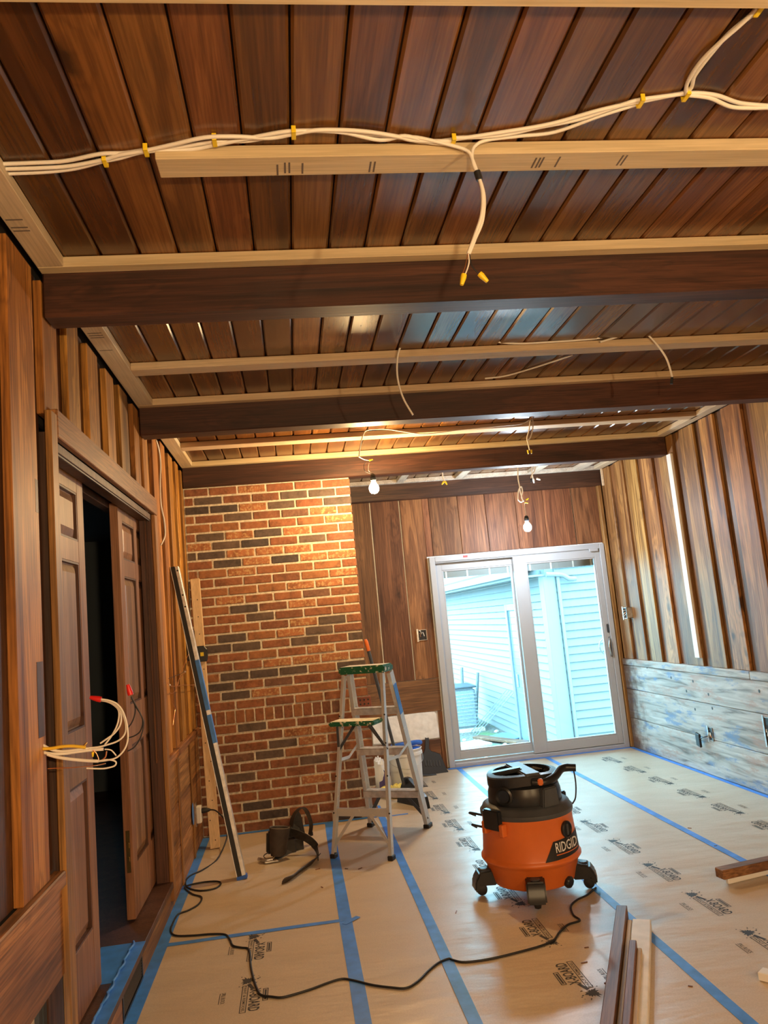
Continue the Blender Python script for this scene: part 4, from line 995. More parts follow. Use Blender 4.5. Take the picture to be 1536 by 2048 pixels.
# ---- boxes on the other walls
def open_box(name, c, ax, lab, d=.05, w_=.06, h=.10, sz=1.0):
    e = empty(name, c, lab, 'electrical box'); c = Vector(c); n = Vector(ax); s_ = Vector((0,0,1)).cross(n)
    def bb(a0, a1, b0, b1, z0, z1):
        m_ = MB(); mid = c + n*((a0+a1)/2) + s_*((b0+b1)/2) + Vector((0,0,(z0+z1)/2)); m_.obox(mid, n, s_, (0,0,1), (a1-a0)/2, (b1-b0)/2, (z1-z0)/2); return m_
    t = .003; hw_, hh = w_/2, h/2
    m_ = MB()
    for args in ((0,d,-hw_,-hw_+t,-hh,hh), (0,d,hw_-t,hw_,-hh,hh), (0,d,-hw_,hw_,hh-t,hh), (0,d,-hw_,hw_,-hh,-hh+t)):
        q = bb(*args); m_.add(q.v, q.f)
    build('box', m_, M['steel'], e)
    build('back', bb(0, t, -hw_, hw_, -hh, hh), M['black'], e)
    build('bracket', bb(d, d+.004, -hw_-.012, -hw_+.004, -hh-.01, hh+.01), M['steel'], e)
    rnd = random.Random(len(lab))
    for k in range(4):
        p0 = c + n*.01 + s_*rnd.uniform(-.02,.02) + Vector((0,0,rnd.uniform(-.03,.03)))
        p1 = c + n*(d+.01) + s_*rnd.uniform(-.03,.03) + Vector((0,0,rnd.uniform(-.04,.04)))
        build('wire', MB().tube(spl([p0, (p0+p1)/2+Vector((0,0,.02)), p1], 5), .003, 6), [M['cable'], M['black'], M['copper'], M['cable']][k], e)
    return e
b_ = YP(845,1270,YD-.012); open_box('electrical_box', (b_.x, YD+.002, b_.z), (0,-1,0), 'open metal electrical box in the brown board wall beside the glass door', .014, .085, .10)
b_ = XP(1262,1225,XR); open_box('electrical_box', (XR-.0, b_.y, b_.z), (-1,0,0), 'open metal box with splayed wires projecting from the right board wall', .06, .07, .10)
b_ = XP(1413,1473,XR-.012); e = open_box('outlet_cutout', (XR-.013, b_.y-.08, b_.z+.03), (-1,0,0), 'black receptacle hanging from a cutout in the grey weathered dado', .006, .055, .10)
build('receptacle', MB().obox((XR-.05, b_.y+.06, b_.z-.03), (1,.3,0), (0,1,.2), (0,0,1), .012, .03, .05), M['black'], e, bevel=.004)
build('lead', MB().tube(spl([(XR-.014,b_.y-.07,b_.z+.02),(XR-.05,b_.y-.02,b_.z+.0),(XR-.05,b_.y+.05,b_.z-.02)],5), .004, 6), M['black'], e)
b_ = XP(1533,1462,XR-.012); open_box('outlet_cutout', (XR-.013, b_.y-.04, b_.z), (-1,0,0), 'larger rectangular outlet cutout at the near part of the grey dado', .006, .09, .19)
# ================================================================== LADDER
S0, S1 = Vector((1.19,-.251,0)), Vector((1.574,-.479,0))       # feet of the step side
R0, R1 = Vector((.894,-.881,0)), Vector((1.246,-1.076,0))       # feet of the rear side
TC = Vector((1.2135,-.696,1.115)); LAT = (S1-S0+R1-R0).normalized(); FWD = Vector((LAT.y, -LAT.x, 0)); FWD = FWD if FWD.y < 0 else -FWD
ld = empty('step_ladder', ((S0+S1+R0+R1)/4), 'paint spattered aluminium step ladder with green top standing before the brick chimney', 'ladder')
wT = .160
St = [TC - LAT*wT - FWD*.055 - Vector((0,0,.03)), TC + LAT*wT - FWD*.055 - Vector((0,0,.03))]
Rt = [TC - LAT*(wT-.012) + FWD*.05 - Vector((0,0,.03)), TC + LAT*(wT-.012) + FWD*.05 - Vector((0,0,.03))]
def chan(p0, p1, side, w_, d, t):
    """C channel: web plus two flanges; side = across flange, web normal out"""
    p0, p1 = Vector(p0), Vector(p1); ax = (p1-p0).normalized(); sd = Vector(side); sd = (sd-ax*sd.dot(ax)).normalized(); n = ax.cross(sd)
    mb = MB(); mid = (p0+p1)/2; L = (p1-p0).length/2
    mb.obox(mid, sd, n, ax, t/2, d/2, L)
    for k in (-1, 1): mb.obox(mid + sd*(w_/2*0) + n*(k*(d/2-t/2)) + sd*(w_/2), sd, n, ax, w_/2, t/2, L)
    return mb
up = Vector((0,0,.025))
for k, (a, b) in enumerate(((S0, St[0]), (S1, St[1]))):
    sd = LAT if k == 0 else -LAT
    mb = chan(a+up, b, sd, .024, .060, .003); o = build('rail', mb, M['alu2'], ld)
    build('foot', MB().obox(a+Vector((0,0,.014))+sd*.01, LAT, FWD, (0,0,1), .021, .038, .014), M['black'], o, bevel=.004)
for k, (a, b) in enumerate(((R0, Rt[0]), (R1, Rt[1]))):
    sd = LAT if k == 0 else -LAT
    mb = chan(a+up, b, sd, .018, .036, .0025); o = build('rear_leg', mb, M['alu2'], ld)
    build('foot', MB().obox(a+Vector((0,0,.014))+sd*.008, LAT, FWD, (0,0,1), .018, .024, .014), M['black'], o, bevel=.004)
    for t in (.22, .42, .60, .76):
        q = (a+up).lerp(b, t) + FWD*.0185
        build('rivet', MB().lathe([(.006,0),(.004,.003)], q, 8, FWD), M['black'], o)
def atS(k, z): a, b = ((S0, St[0]), (S1, St[1]))[k]; return a.lerp(b, z/b.z)
def atR(k, z): a, b = ((R0, Rt[0]), (R1, Rt[1]))[k]; return a.lerp(b, z/b.z)
for z in (.265, .565, .845):
    a, b = atS(0, z), atS(1, z); mid = (a+b)/2; L = (b-a).length/2-.003
    mb = MB().obox(mid, LAT, FWD, (0,0,1), L, .040, .0025).obox(mid+FWD*.038-Vector((0,0,.02)), LAT, FWD, (0,0,1), L, .002, .022).obox(mid-FWD*.038-Vector((0,0,.02)), LAT, FWD, (0,0,1), L, .002, .022)
    for q in range(5): mb.obox(mid + FWD*(-.03+q*.015) + Vector((0,0,.0035)), LAT, FWD, (0,0,1), L, .0022, .0015)
    build('step', mb, M['alu'], ld)
a, b = atR(0, .26), atR(1, .26)
build('rear_brace', MB().obox((a+b)/2+FWD*.006, LAT, FWD, (0,0,1), (b-a).length/2, .010, .024), M['alu2'], ld, bevel=.002)
for (z0, z1) in ((.26, .06), (.79, .62)):
    for k in (0, 1):
        a = atR(k, z1)+FWD*.004; m_ = (atR(0, z0)+atR(1, z0))/2 + (atR(k, z0)-(atR(0, z0)+atR(1, z0))/2)*.25 + FWD*.012
        build('diagonal_brace', MB().bar(a, m_, LAT, .018, .004), M['alu2'] if z1 < .5 else M['grey'], ld)
for k in (0, 1):
    a = atS(k, .02+.04); m_ = (atS(0, .265)+atS(1, .265))/2 + (atS(k, .265)-(atS(0, .265)+atS(1, .265))/2)*.45 - Vector((0,0,.03))
    build('diagonal_brace', MB().bar(a, m_, LAT, .024, .004), M['grey'], ld)
for k in (0, 1):        # spreaders
    a, b = atS(k, .60), atR(k, .56); m_ = (a+b)/2 - Vector((0,0,.035)) + (LAT*.0)
    build('spreader', MB().bar(a, m_, (0,0,1), .020, .004).bar(m_, b, (0,0,1), .020, .004), M['alu2'], ld)
build('blue_tape', MB().bar(atS(1,.80)+LAT*.003+FWD*.001, atS(1,1.0)+LAT*.003+FWD*.001, FWD, .05, .0035), M['tape'], ld)
cap = MB().obox(TC, LAT, FWD, (0,0,1), .168, .080, .024)
build('top_cap', cap, M['green'], ld, bevel=.010, seg=2)
build('cap_tread', MB().obox(TC+Vector((0,0,.0245)), LAT, FWD, (0,0,1), .148, .062, .0015), M['alu2'], ld)
sh_c = (atR(0,.80)+atR(1,.80))/2 + FWD*.085 - LAT*.01
sp = MB().obox(sh_c, LAT, FWD, (0,0,1), .160, .078, .014)
so = build('paint_shelf', sp, M['green'], ld, bevel=.008, seg=2)
build('shelf_top', MB().obox(sh_c+Vector((0,0,.0145)), LAT, FWD, (0,0,1), .148, .066, .001), plain('dried_cream_paint', (.66,.60,.44), .6, noise=.3, nscale=20), so)
for k in (-1, 1): build('shelf_arm', MB().bar(sh_c+LAT*(.11*k)+FWD*.05-Vector((0,0,.015)), (atR(0 if k < 0 else 1, .62)), LAT, .016, .004), M['grey'], so)

# ================================================================== WET/DRY VACUUM
VC = Vector((1.885,-1.85,0)); TW = Vector((-.265,-.964,0)).normalized(); RTV = Vector((.964,-.265,0)).normalized()
def vp(a, b, z): return VC + RTV*a + TW*b + Vector((0,0,z))
def va(deg, r, z): t = math.radians(deg); return vp(r*math.sin(t), r*math.cos(t), z)
vac = empty('shop_vacuum', VC, 'orange and black canister shop vacuum on casters on the paper floor', 'vacuum')
PROF = [(.165,.055),(.205,.058),(.214,.075),(.236,.155),(.248,.172),(.255,.180),(.255,.188),(.247,.196),(.244,.205),(.230,.375),(.2335,.382),(.2335,.392),(.224,.394)]
def rz(z):
    for (a, b) in zip(PROF[:-1], PROF[1:]):
        if a[1] <= z <= b[1]: return a[0]+(b[0]-a[0])*(z-a[1])/(b[1]-a[1]+1e-9)
    return .23
drum = build('drum', MB().lathe(PROF, VC, 64), M['orange'], vac, smooth=50)
lid = build('lid', MB().lathe([(.2345,.390),(.238,.396),(.238,.412),(.230,.418),(.222,.436),(.205,.446),(.10,.452)], VC, 64), M['grey'], vac, smooth=40)
head = build('motor_head', MB().lathe([(.185,.440),(.190,.452),(.187,.500),(.178,.530),(.150,.548),(.05,.553)], VC, 48, (0,0,1)), M['blackgl'], vac, smooth=40)
# carved top plate with two openings: ring plate built from bars
def rp(a, b, z): return vp(a, b, z)
plate = MB()
out = [(-.185,.02),(-.17,.10),(-.10,.155),(-.02,.165),(.06,.15),(.13,.12),(.17,.07),(.18,-.02),(.15,-.11),(.07,-.165),(-.03,-.175),(-.12,-.15),(-.175,-.08)]
def loop(L, z, s=1.0): return [vp(a*s, b*s, z) for (a, b) in L]
ol_ = spl(loop(out, .585)+[loop(out, .585)[0]], 4)[:-1]; il_ = spl(loop(out, .585, .80)+[loop(out, .585, .80)[0]], 4)[:-1]
n_ = len(ol_); zz = Vector((0,0,.052))
def dome(p): q = p-VC; return Vector((0,0,.022*(1-(q.x**2+q.y**2)/.036)))
ol_ = [p+dome(p) for p in ol_]; il_ = [p+dome(p) for p in il_]
plate.add(ol_+il_+[p-zz for p in ol_]+[p-zz for p in il_], [(i,(i+1)%n_,n_+(i+1)%n_,n_+i) for i in range(n_)]+[(2*n_+(i+1)%n_,2*n_+i,3*n_+i,3*n_+(i+1)%n_) for i in range(n_)]+[((i+1)%n_,i,2*n_+i,2*n_+(i+1)%n_) for i in range(n_)]+[(n_+i,n_+(i+1)%n_,3*n_+(i+1)%n_,3*n_+i) for i in range(n_)])
hr = build('handle_rim', plate, M['blackgl'], vac, bevel=.004, seg=2, smooth=40)
build('bridge', MB().bar(vp(-.05,-.15,.594), vp(.055,.145,.590), RTV, .085, .022), M['grey'], vac, bevel=.007, seg=2, smooth=40)
build('bridge', MB().bar(vp(-.16,.02,.583), vp(.0,.02,.604), TW, .055, .020), M['blackgl'], vac, bevel=.006, seg=2, smooth=40)
build('carry_handle', MB().tube(spl([vp(.045,.150,.560), vp(.10,.150,.556), vp(.16,.105,.570), vp(.195,.05,.592), vp(.225,.03,.596), vp(.275,.03,.592)], 6), [.020]*26+[.019]*5, 12), M['blackgl'], vac, smooth=60)
build('release_button', MB().obox(vp(.085,.168,.562), RTV, TW, (0,0,1), .013, .010, .016), M['orange'], vac, bevel=.005, seg=2, smooth=50)
for (a, b) in ((-.155,.02),(-.10,-.12),(.13,-.08),(.12,.07),(-.13,.09)): build('pillar', MB().bar(vp(a,b,.50), vp(a,b,.575), RTV, .034, .034), M['blackgl'], vac, bevel=.006)
for k in range(5): build('cord_coil', MB().tube(spl([vp(.06+.012*k, -.12+.01*k, .560+.003*k), vp(.0+.01*k,-.14,.566+.003*k), vp(-.06+.01*k,-.10,.560+.003*k)], 6), .0045, 8), M['black'], vac, smooth=60)
build('motor_port', MB().lathe([(.04,0),(.048,.01),(.048,.05),(.038,.055),(.030,.045)], vp(-.09,.12,.50), 20, (TW*1.0+RTV*-.35)), M['blackgl'], vac, smooth=50)
d38 = va(38,1,0)-VC; t38 = va(128,1,0)-VC
build('front_collar', MB().prism([(-.055,.0),(.055,.0),(.042,.095),(-.042,.095)], VC+d38*.172+Vector((0,0,.438)), t38, (0,0,1), d38*.038), M['grey'], vac, bevel=.006, seg=2)
build('side_cord', MB().tube(spl([vp(.262,.03,.585), vp(.265,.04,.52), vp(.255,.045,.45), vp(.235,.05,.42)], 5), .004, 8), M['black'], vac, smooth=60)
# latches
for dg in (-45, 135):
    e_ = build('latch', MB().obox(va(dg,.242,.395), va(dg+90,1,0)-va(0,0,0) if False else Vector(((va(dg+90,1,0)-VC).x, (va(dg+90,1,0)-VC).y, 0)), (va(dg,1,0)-VC), (0,0,1), .055, .017, .048), M['blackgl'], vac, bevel=.006, seg=2)
    for s_ in (-1, 1):
        t_ = (va(dg+90,1,0)-VC)*(.062*s_)
        build('latch_lug', MB().obox(va(dg,.238,.350)+t_, (va(dg+90,1,0)-VC), (va(dg,1,0)-VC), (0,0,1), .014, .016, .030), M['orange'], vac, bevel=.004)
for z, L in ((.385,.06),(.325,.045)):
    build('tool_clip', MB().tube(spl([va(-82,.232,z), va(-84,.265,z+.008), va(-86,.265+L*.5,z+.012), va(-86,.262,z-.004)], 5), .006, 8), M['blackgl'], vac, smooth=60)
# blower port
pc = va(52,.232,.325); pn = (va(52,1,0)-VC)
build('hose_port', MB().lathe([(.034,-.012),(.040,0),(.040,.010),(.034,.014),(.030,.006)], pc, 28, pn), M['blackgl'], vac, smooth=40)
build('port_inner', MB().lathe([(.028,0),(.028,.008)], pc, 24, pn), M['black'], vac)
build('port_bar', MB().obox(pc+pn*.009, (0,0,1), pn, pn.cross(Vector((0,0,1))), .026, .004, .006), M['grey'], vac)
# badge wrapped on the drum
def wrap(dg, z, off=.002): return va(dg, rz(z)+off, z)
def patch(name, corner, m, off, n=14):
    (a0, z0), (a1, z1), (a2, z2), (a3, z3) = corner      # bl br tr tl
    mb = MB(); vs_ = []
    for j in range(5):
        for i in range(n+1):
            s_, t_ = i/n, j/4
            aa = (a0*(1-s_)+a1*s_)*(1-t_)+(a3*(1-s_)+a2*s_)*t_; z_ = (z0*(1-s_)+z1*s_)*(1-t_)+(z3*(1-s_)+z2*s_)*t_
            vs_.append(wrap(aa, z_, off))
    mb.add(vs_, [(j*(n+1)+i, j*(n+1)+i+1, (j+1)*(n+1)+i+1, (j+1)*(n+1)+i) for j in range(4) for i in range(n)])
    return build(name, mb, m, vac, smooth=50)
bd = patch('badge', [(15,.198),(86,.208),(86,.300),(28,.286)], M['black'], .0022)
ta, tf = text_mesh('RIDGID', .050, 1.0, .012); tw_ = width(ta); mb = MB()
SA = lambda t: math.degrees(math.asin(.50+.46*t))
mb.add([wrap(SA(p.x/tw_), .233 + p.y*.92, .0036) for p in ta], tf); bt = build('badge_lettering', mb, M['white'], bd)
mb = MB(); vs_ = [wrap(SA(i/12), z_, .0036) for z_ in (.221,.2255) for i in range(13)]; mb.add(vs_, [(i,i+1,13+i+1,13+i) for i in range(12)]); build('badge_rule', mb, M['orange'], bd)
# casters
for dg in (1, -76, 84, 168):
    d_ = (va(dg,1,0)-VC); s_ = (va(dg+90,1,0)-VC)
    arm = MB().prism([(.17,.10),(.215,.135),(.285,.125),(.312,.085),(.318,.035),(.30,.03),(.285,.06),(.20,.055)], VC - s_*.046, d_, (0,0,1), s_*.092)
    o = build('caster_arm', arm, M['blackgl'], vac, bevel=.008, seg=2, smooth=40)
    build('caster_wheel', MB().lathe([(.012,-.018),(.026,-.014),(.029,0),(.026,.014),(.012,.018)], VC + d_*.275 + Vector((0,0,.032)), 18, s_), M['black'], o, smooth=50)
    build('caster_cap', MB().lathe([(.026,0),(.020,.004)], VC + d_*.255 + Vector((0,0,.130)), 16), M['grey'], o)
build('drain_cap', MB().lathe([(.026,-.01),(.030,.0),(.030,.012),(.022,.020)], va(50,.216,.075), 8, (va(50,1,-.2)-VC)), M['blackgl'], vac, bevel=.003)

# ================================================================== TOOL BELT
tb = empty('tool_belt', (.60,-.72,0), 'black leather tool belt with pouches heaped on the paper by the chimney', 'tool belt')
def tq(u, v, y): return YP(500+u/8.533, 1600+v/8.533, y)
def tz(u, v, z=.006): return ZP(500+u/8.533, 1600+v/8.533, z)
pc_ = tq(505, 500, -.77)
ax_ = Vector((.12,.10,1))
build('pouch', MB().lathe([(.046,-.165),(.054,-.13),(.062,-.03),(.064,.0),(.058,.0),(.055,-.03),(.045,-.10)], (pc_.x, pc_.y, pc_.z+.01), 22, ax_, 1, .8, True, True), M['suede'], tb, smooth=45)
build('pouch_rim', MB().tube([Vector((pc_.x,pc_.y,pc_.z+.011)) + Vector((.061*math.cos(t*math.pi/10), .050*math.sin(t*math.pi/10), -.008*math.cos(t*math.pi/10)-.004*math.sin(t*math.pi/10))) for t in range(21)], .0035, 6), M['rim'], tb, smooth=60)
build('side_pouch', MB().obox(tq(345,720,-.72), (1,.2,0), (-.2,1,0), (.08,0,1), .024, .025, .068), M['leather'], tb, bevel=.012, seg=2, smooth=50)
build('holster', MB().obox(tq(690,790,-.64), (1,.1,0), (-.1,1,0), (0,0,1), .034, .022, .050), M['leather'], tb, bevel=.006)
build('holster', MB().obox(tq(830,720,-.60), (1,.1,0), (-.1,1,0), (0,0,1), .030, .022, .050), M['leather'], tb, bevel=.006)
build('back_panel', MB().prism([(-.05,-.06),(.05,-.05),(.045,.03),(.0,.06),(-.045,.02)], tq(750,560,-.62), (1,0,0), (0,.15,1), (0,.025,0)), M['leather'], tb, bevel=.006)
build('belt', MB().strip(spl([tq(700,440,-.66), tq(735,300,-.66), tq(800,190,-.65), tq(880,130,-.63), tq(950,170,-.60), tq(1000,270,-.57), tq(1035,380,-.55), tq(1040,480,-.54), tq(1020,600,-.54)], 6), [Vector((.5,-1,.2))]*49, [.055]*12+[.05]*18+[.045]*19, .005), M['leather'], tb)
build('belt_back', MB().prism([(-.03,-.07),(.05,-.08),(.03,.05),(.01,.09),(-.01,.06)], tq(800,400,-.61), (1,0,0), (0,0,1), (0,.006,0)), M['leather'], tb)
build('keeper', MB().obox(tq(1050,575,-.54), (1,0,0), (0,1,0), (0,0,1), .010, .012, .011), M['black'], tb, bevel=.003)
sp_ = spl([tq(690,545,-.70), tq(830,590,-.72), tq(960,650,-.74), tq(1080,740,-.76), tq(1140,850,-.78), tz(1165,965,.026)], 6)
build('strap', MB().strip(sp_, Vector((.10,-.30,1)), .055, .005), M['leather'], tb)
sp2 = spl([tz(1165,955,.028), tz(1085,1045,.020), tz(950,1140,.015), tz(800,1250,.014), tz(680,1345,.013), tz(550,1410,.011)], 6)
n_ = len(sp2); build('strap_end', MB().strip(sp2, Vector((.75,.30,.60)), [.050]*(n_-3)+[.046,.036,.020], .005), M['suede'], tb)
build('buckle_tongue', MB().tube(spl([tz(150,1010,.02), tz(260,1030,.02), tz(380,1010,.02)], 4), .012, 8), M['steel'], tb, smooth=60)
build('tool_ring', MB().tube([tz(330,950,.03)+Vector((.035*math.cos(k*.4), .012*math.sin(k*.4), .014*math.sin(k*.4))) for k in range(17)], .003, 6), M['black'], tb, smooth=60)
build('tool_blade', MB().obox(tz(370,1040,.012), (1,.1,0), (-.1,1,0), (0,0,1), .045, .016, .008), M['steel'], tb, bevel=.004)
build('flap', MB().obox(tz(560,940,.03), (1,.5,.3), (-.5,1,0), (-.2,0,1), .05, .03, .003), M['grey'], tb)

# ================================================================== STRAIGHTEDGE AND STUD
a = Vector((.350,-1.049,.0)); b = Vector((.030,-.835,1.886))
sd_ = Vector((1,0,0)); axs = (b-a).normalized()
se = empty('straightedge', a, 'long aluminium straightedge with blue tape leaning on the board wall', 'straightedge')
nrm = axs.cross(Vector((1,0,0)).normalized()).normalized()
ac_, bc_ = a+axs*.012, b-axs*.0
build('body', MB().bar(ac_+Vector((-.012,0,0)), bc_+Vector((-.012,0,0)), (1,0,0), .026, .055), M['black'], se, bevel=.002)
build('face', MB().bar(ac_+Vector((.013,0,0)), bc_+Vector((.013,0,0)), (1,0,0), .023, .055), M['alu'], se, bevel=.002)
build('edge_strip', MB().bar(ac_+Vector((-.027,0,0)), bc_+Vector((-.027,0,0)), (1,0,0), .004, .055), M['alu'], se)
for (t0, t1) in ((.41, .50), (.515, .68)):
    build('blue_film', MB().bar(ac_.lerp(bc_, t0)+Vector((.013,0,0)), ac_.lerp(bc_, t1)+Vector((.013,0,0)), (1,0,0), .024, .0565), M['tape'], se)
build('end_cap', MB().bar(a, a+axs*.02, (1,0,0), .06, .06), M['blue'], se)
for t in (.86, .90, .985): build('hole', MB().lathe([(.006,0),(.006,.001)], ac_.lerp(bc_, t)+Vector((.013,0,0))-nrm*.028 if nrm.y > 0 else ac_.lerp(bc_, t)+Vector((.013,0,0))+nrm*.028, 8, (0,-1,0)), M['black'], se)
a = Vector((.122,-.330,.0)); b = Vector((.054,-.030,1.855)); axs = (b-a).normalized(); n2 = axs.cross(Vector((1,0,0)))
st2 = build('pine_stud', MB().bar(a+Vector((0,0,.004)), b, (1,0,0), .068, .036), M['pinez'], bevel=.003); tag(st2, 'pale pine board with nail holes leaning on the brick chimney', 'board')
for k in range(14):
    t = .03+.068*k; q = a.lerp(b, t) + Vector((random.uniform(-.022,.022), 0, 0)); d = -n2 if n2.y > 0 else n2
    build('nail_hole', MB().lathe([(.004,0),(.004,.0015)], q+d*.0175, 8, d), M['black'], st2)
q = YP(398,1303,-.12)
ll = empty('laser_level', q-Vector((0,0,.06)), 'small black and yellow tool hung on the leaning pine board', 'tool')
tt = (1.323)/1.855; q = a.lerp(b, tt) + Vector((.012,-.050,-.02))
build('housing', MB().prism([(-.04,-.055),(.035,-.055),(.042,-.03),(.042,.03),(.02,.058),(-.04,.058)], q, (1,0,0), (0,0,1), (0,.03,0)), M['blackgl'], ll, bevel=.004)
build('window', MB().box(q.x-.008, q.x+.016, q.y-.003, q.y, q.z-.015, q.z+.012), M['nut'], ll)

# ================================================================== BUCKET, BROOM, DUSTPAN, GLOVES
bc = Vector((1.61,.79,.002))
bk = empty('bucket', bc, 'white plastic bucket with blue rag inside standing behind the ladder', 'bucket')
build('pail', MB().lathe([(.130,.0),(.132,.01),(.142,.275),(.150,.278),(.150,.300),(.143,.302),(.146,.320),(.150,.328),(.145,.332),(.140,.326),(.134,.26),(.122,.012)], bc, 40), M['bucket'], bk, smooth=40)
build('contents', MB().lathe([(.136,.25),(.137,.322),(.10,.338),(.02,.348)], bc, 28), M['blue'], bk, smooth=50)
rag = tag(build('blue_rag', MB().tube(spl([bc+Vector((-.11,-.05,.358)), bc+Vector((-.03,-.09,.372)), bc+Vector((.06,-.08,.376)), bc+Vector((.12,0,.365)), bc+Vector((.15,.05,.352))], 6), [.020]*25, 10), M['blue'], smooth=60), 'crumpled blue rag draped over the rim of the white bucket', 'rag')
mb = MB().tube(spl([bc+Vector((-.15,0,.29)), bc+Vector((-.125,-.105,.22)), bc+Vector((0,-.16,.18)), bc+Vector((.125,-.105,.22)), bc+Vector((.15,0,.29))], 6), .0025, 6); build('bail', mb, M['steel'], bk, smooth=60)
bg2 = empty('plastic_bag', (1.375,.70,.002), 'crumpled white plastic bag with purple print beside the bucket', 'bag')
random.seed(2)
def blob(c, rx, ry, rz_, amp, seed, n=14, m=10):
    rnd = random.Random(seed); mb = MB(); vs_ = []
    for j in range(m+1):
        ph = math.pi*j/m
        for i in range(n):
            th = 2*math.pi*i/n; k = 1+rnd.uniform(-amp, amp)
            vs_.append(Vector(c)+Vector((rx*k*math.sin(ph)*math.cos(th), ry*k*math.sin(ph)*math.sin(th), rz_*(1+math.cos(ph))*(k if 0 < j < m else 1))))
    return mb.add(vs_, [(j*n+i, j*n+(i+1) % n, (j+1)*n+(i+1) % n, (j+1)*n+i) for j in range(m) for i in range(n)])
build('film', blob((1.375,.72,.004), .070, .07, .14, .10, 1), M['bucket'], bg2, smooth=35)
build('printed_panel', MB().prism([(-.03,.06),(.03,.04),(.045,.16),(.005,.21),(-.025,.20)], (1.390,.640,0), (1,0,0), (0,.1,1), (0,.004,0)), M['purple'], bg2)
for i, (x, y) in enumerate(((1.395,.565), (1.49,.585), (1.475,.475))):
    g = empty('work_glove', (x,y,.002), ['yellow work glove lying against the white plastic bag','yellow work glove lying between two other gloves','yellow work glove lying nearest the broom head'][i], 'glove')
    build('palm', blob((x,y,.003),   .052, .042, .040, .14, 20+i), M['glove'], g, smooth=50)
    for k in range(4):
        an = -.9+.5*k+i*.8; d_ = Vector((math.cos(an), math.sin(an), .15))
        build('finger', MB().tube(spl([Vector((x,y,.05))+d_*.035, Vector((x,y,.06))+d_*.065, Vector((x,y,.04))+d_*.085], 4), [.012]*6+[.011,.010,.006], 8), M['glove'], g, smooth=60)
ht = YP(730, 1279, .045) + Vector((.004,0,0)); hb = YP(806, 1562, .20)
b0, b1 = ZP(798, 1603, .004), ZP(857, 1617, .004); bm_ = (b0+b1)/2
br = empty('broom', bm_, 'broom with orange tipped grey handle leaning on the chimney corner', 'broom')
d_ = (ht-hb).normalized(); uu = (b1-b0).normalized(); hl = (b1-b0).length/2; nn = Vector((0,0,1)).cross(uu)*.045
build('handle', MB().tube([hb-d_*.03, hb.lerp(ht, .5), ht-d_*.085], .0125, 12), M['grey'], br, smooth=60)
build('grip', MB().tube([ht-d_*.09, ht-d_*.02, ht], [.0155,.0155,.010], 12), M['orange'], br, smooth=60)
ca = (hb-b0).dot(uu)-hl; zt_ = hb.z
build('head_block', MB().prism([(ca-.025,zt_+.02),(ca+.025,zt_+.02),(hl*.75,zt_*.55),(hl*.92,zt_*.42),(-hl*.92,zt_*.42),(-hl*.75,zt_*.55)], bm_-nn/2-Vector((0,0,bm_.z)), uu, (0,0,1), nn), M['blackgl'], br, bevel=.006)
build('bristles', MB().prism([(-hl*.90,zt_*.46),(hl*.90,zt_*.46),(hl,.003),(-hl,.003)], bm_-nn*.4-Vector((0,0,bm_.z)), uu, (0,0,1), nn*.8), M['black'], br)
dp = empty('dustpan', (1.955,1.25,0), 'black ribbed dustpan standing against the brown wall by the glass door', 'dustpan')
dx = YP(876,1548,1.25)
def dq(u, v): return YP(720+u/7.68, 1420+v/7.68, 1.22+ (0.16*(1-(v-430)/560.0) if v < 990 else 0) )
poly = [(960,985),(1375,980),(1330,900),(1240,690),(1170,660),(1100,640),(1060,600),(1060,430),(1035,440),(1005,430),(1000,600),(985,650),(960,700)]
P3 = [dq(u, v) for (u, v) in poly]
mb = MB(); n_ = len(P3); th = Vector((0,.02,.004)); mb.add(P3+[p+th for p in P3], [tuple(range(n_)), tuple(reversed(range(n_,2*n_)))]+[((i+1)%n_, i, n_+i, n_+(i+1)%n_) for i in range(n_)])
build('pan', mb, M['black'], dp, bevel=.002)
for u in (1000,1040,1080,1125,1170,1215):
    a, b = dq(u, 770), dq(u+14, 860); build('rib', MB().tube([a+Vector((0,-.004,0)), b+Vector((0,-.004,0))], .004, 6), M['grey'], dp)
a, b = dq(955, 985), dq(1378, 980); build('lip', MB().bar(a+Vector((0,-.03,-.002)), b+Vector((0,-.03,-.002)), (0,1,0), .06, .006), M['grey'], dp)

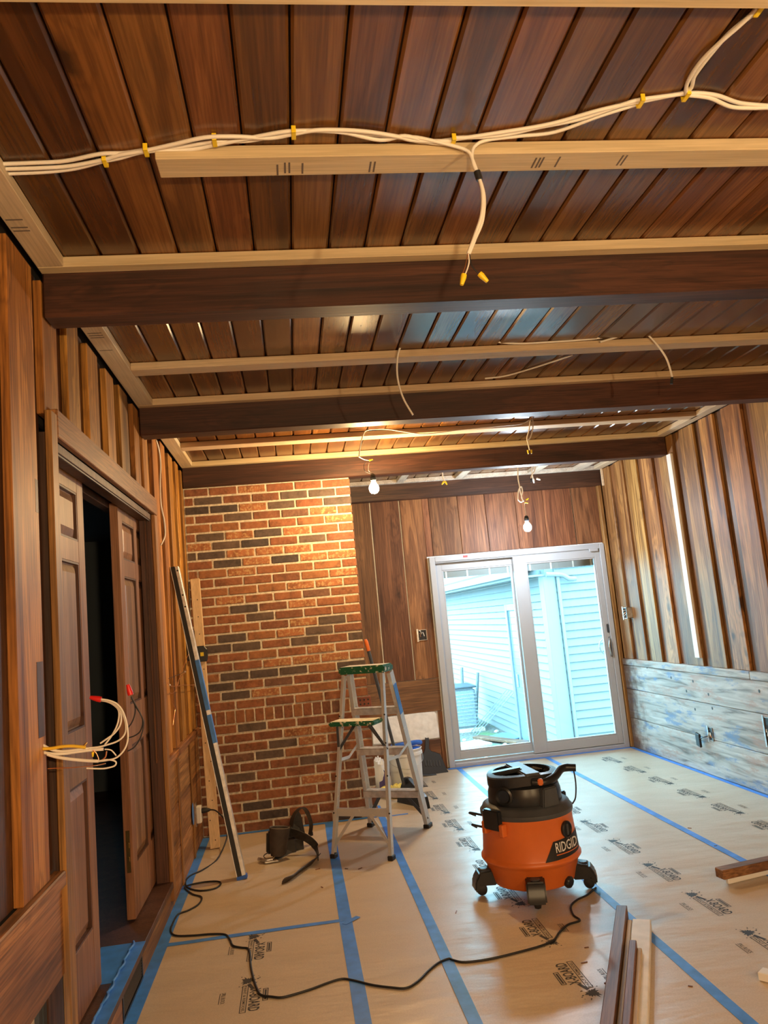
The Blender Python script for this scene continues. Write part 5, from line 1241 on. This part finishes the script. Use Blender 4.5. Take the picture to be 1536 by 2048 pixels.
# ================================================================== OFFCUTS ON THE FLOOR
def off(name, u0, v0, u1, v1, w_, t, m, lab, z=.004, cat='offcut', ext=0.0):
    a, b = ZP(u0, v0, z), ZP(u1, v1, z); d = (b-a).normalized(); b = b + d*ext
    a.z = b.z = z + t/2
    o = build(name, MB().bar(a, b, Vector((0,0,1)).cross(d), w_, t), m, bevel=.003); tag(o, lab, cat); return o
zt = .0030
M['whiteboard'] = plain('chalky_white_board', (.76,.74,.70), .6, noise=.12, nscale=12)
U_ = Vector((-.444,-.896,0)); V_ = Vector((.896,-.444,0)); O_ = Vector((2.14,-2.352,0))
def pile(u0, u1, v0, v1, z0, z1, m, lab):
    c = O_ + U_*((u0+u1)/2) + V_*((v0+v1)/2) + Vector((0,0,z0))
    o = build('wood_offcut', MB().box(c.x-(v1-v0)/2, c.x+(v1-v0)/2, c.y-(u1-u0)/2, c.y+(u1-u0)/2, z0, z1), m, bevel=.003)
    o.rotation_euler = (0, 0, math.atan2(V_.y, V_.x)); tag(o, lab, 'offcut'); return o
pile(0, 1.55, -.022, .024, zt, .058, M['scrapy'], 'long brown painted offcut lying alongside the white board')
pile(.10, 1.60, .026, .046, zt, .035, M['piney'], 'thin pale strip between the brown offcut and the white board')
pile(.11, 1.50, .049, .126, zt, .043, M['whiteboard'], 'white painted board with pencil marks among the brown offcuts')
pile(.42, 1.45, .052, .080, .0435, .080, M['scrapy'], 'short brown cleat lying on top of the white board')
pile(.44, 1.45, .0805, .098, .0435, .060, M['piney'], 'slim pale cleat lying on the white board beside the brown cleat')
off('wood_offcut', 1440, 1757, 1560, 1730, .060, .045, M['scrapx'], 'dark brown offcut resting on white block near the seam tape', .034, ext=.5)
off('wood_offcut', 1455, 1768, 1560, 1742, .020, .030, M['white'], 'thin white block under the dark brown offcut', zt, ext=.4)
off('wood_offcut', 1522, 1956, 1560, 1966, .05, .03, M['white'], 'small cream block lying alone on the paper', zt)
random.seed(21)
for k in range(16):
    x = random.uniform(.3, 3.4); y = random.uniform(-3.2, -.6)
    p = Vector((x, y, .0035)); an = random.uniform(0, 3.14); d_ = Vector((math.cos(an), math.sin(an), 0))
    if (p-VC).length < .4: continue
    tag(build('wood_chip', MB().bar(p, p+d_*random.uniform(.012,.03), (0,0,1), .003, .005), M['scrapx']), 'tiny dark wood chip lying on the floor paper', 'debris', 'wood chips on the floor paper')
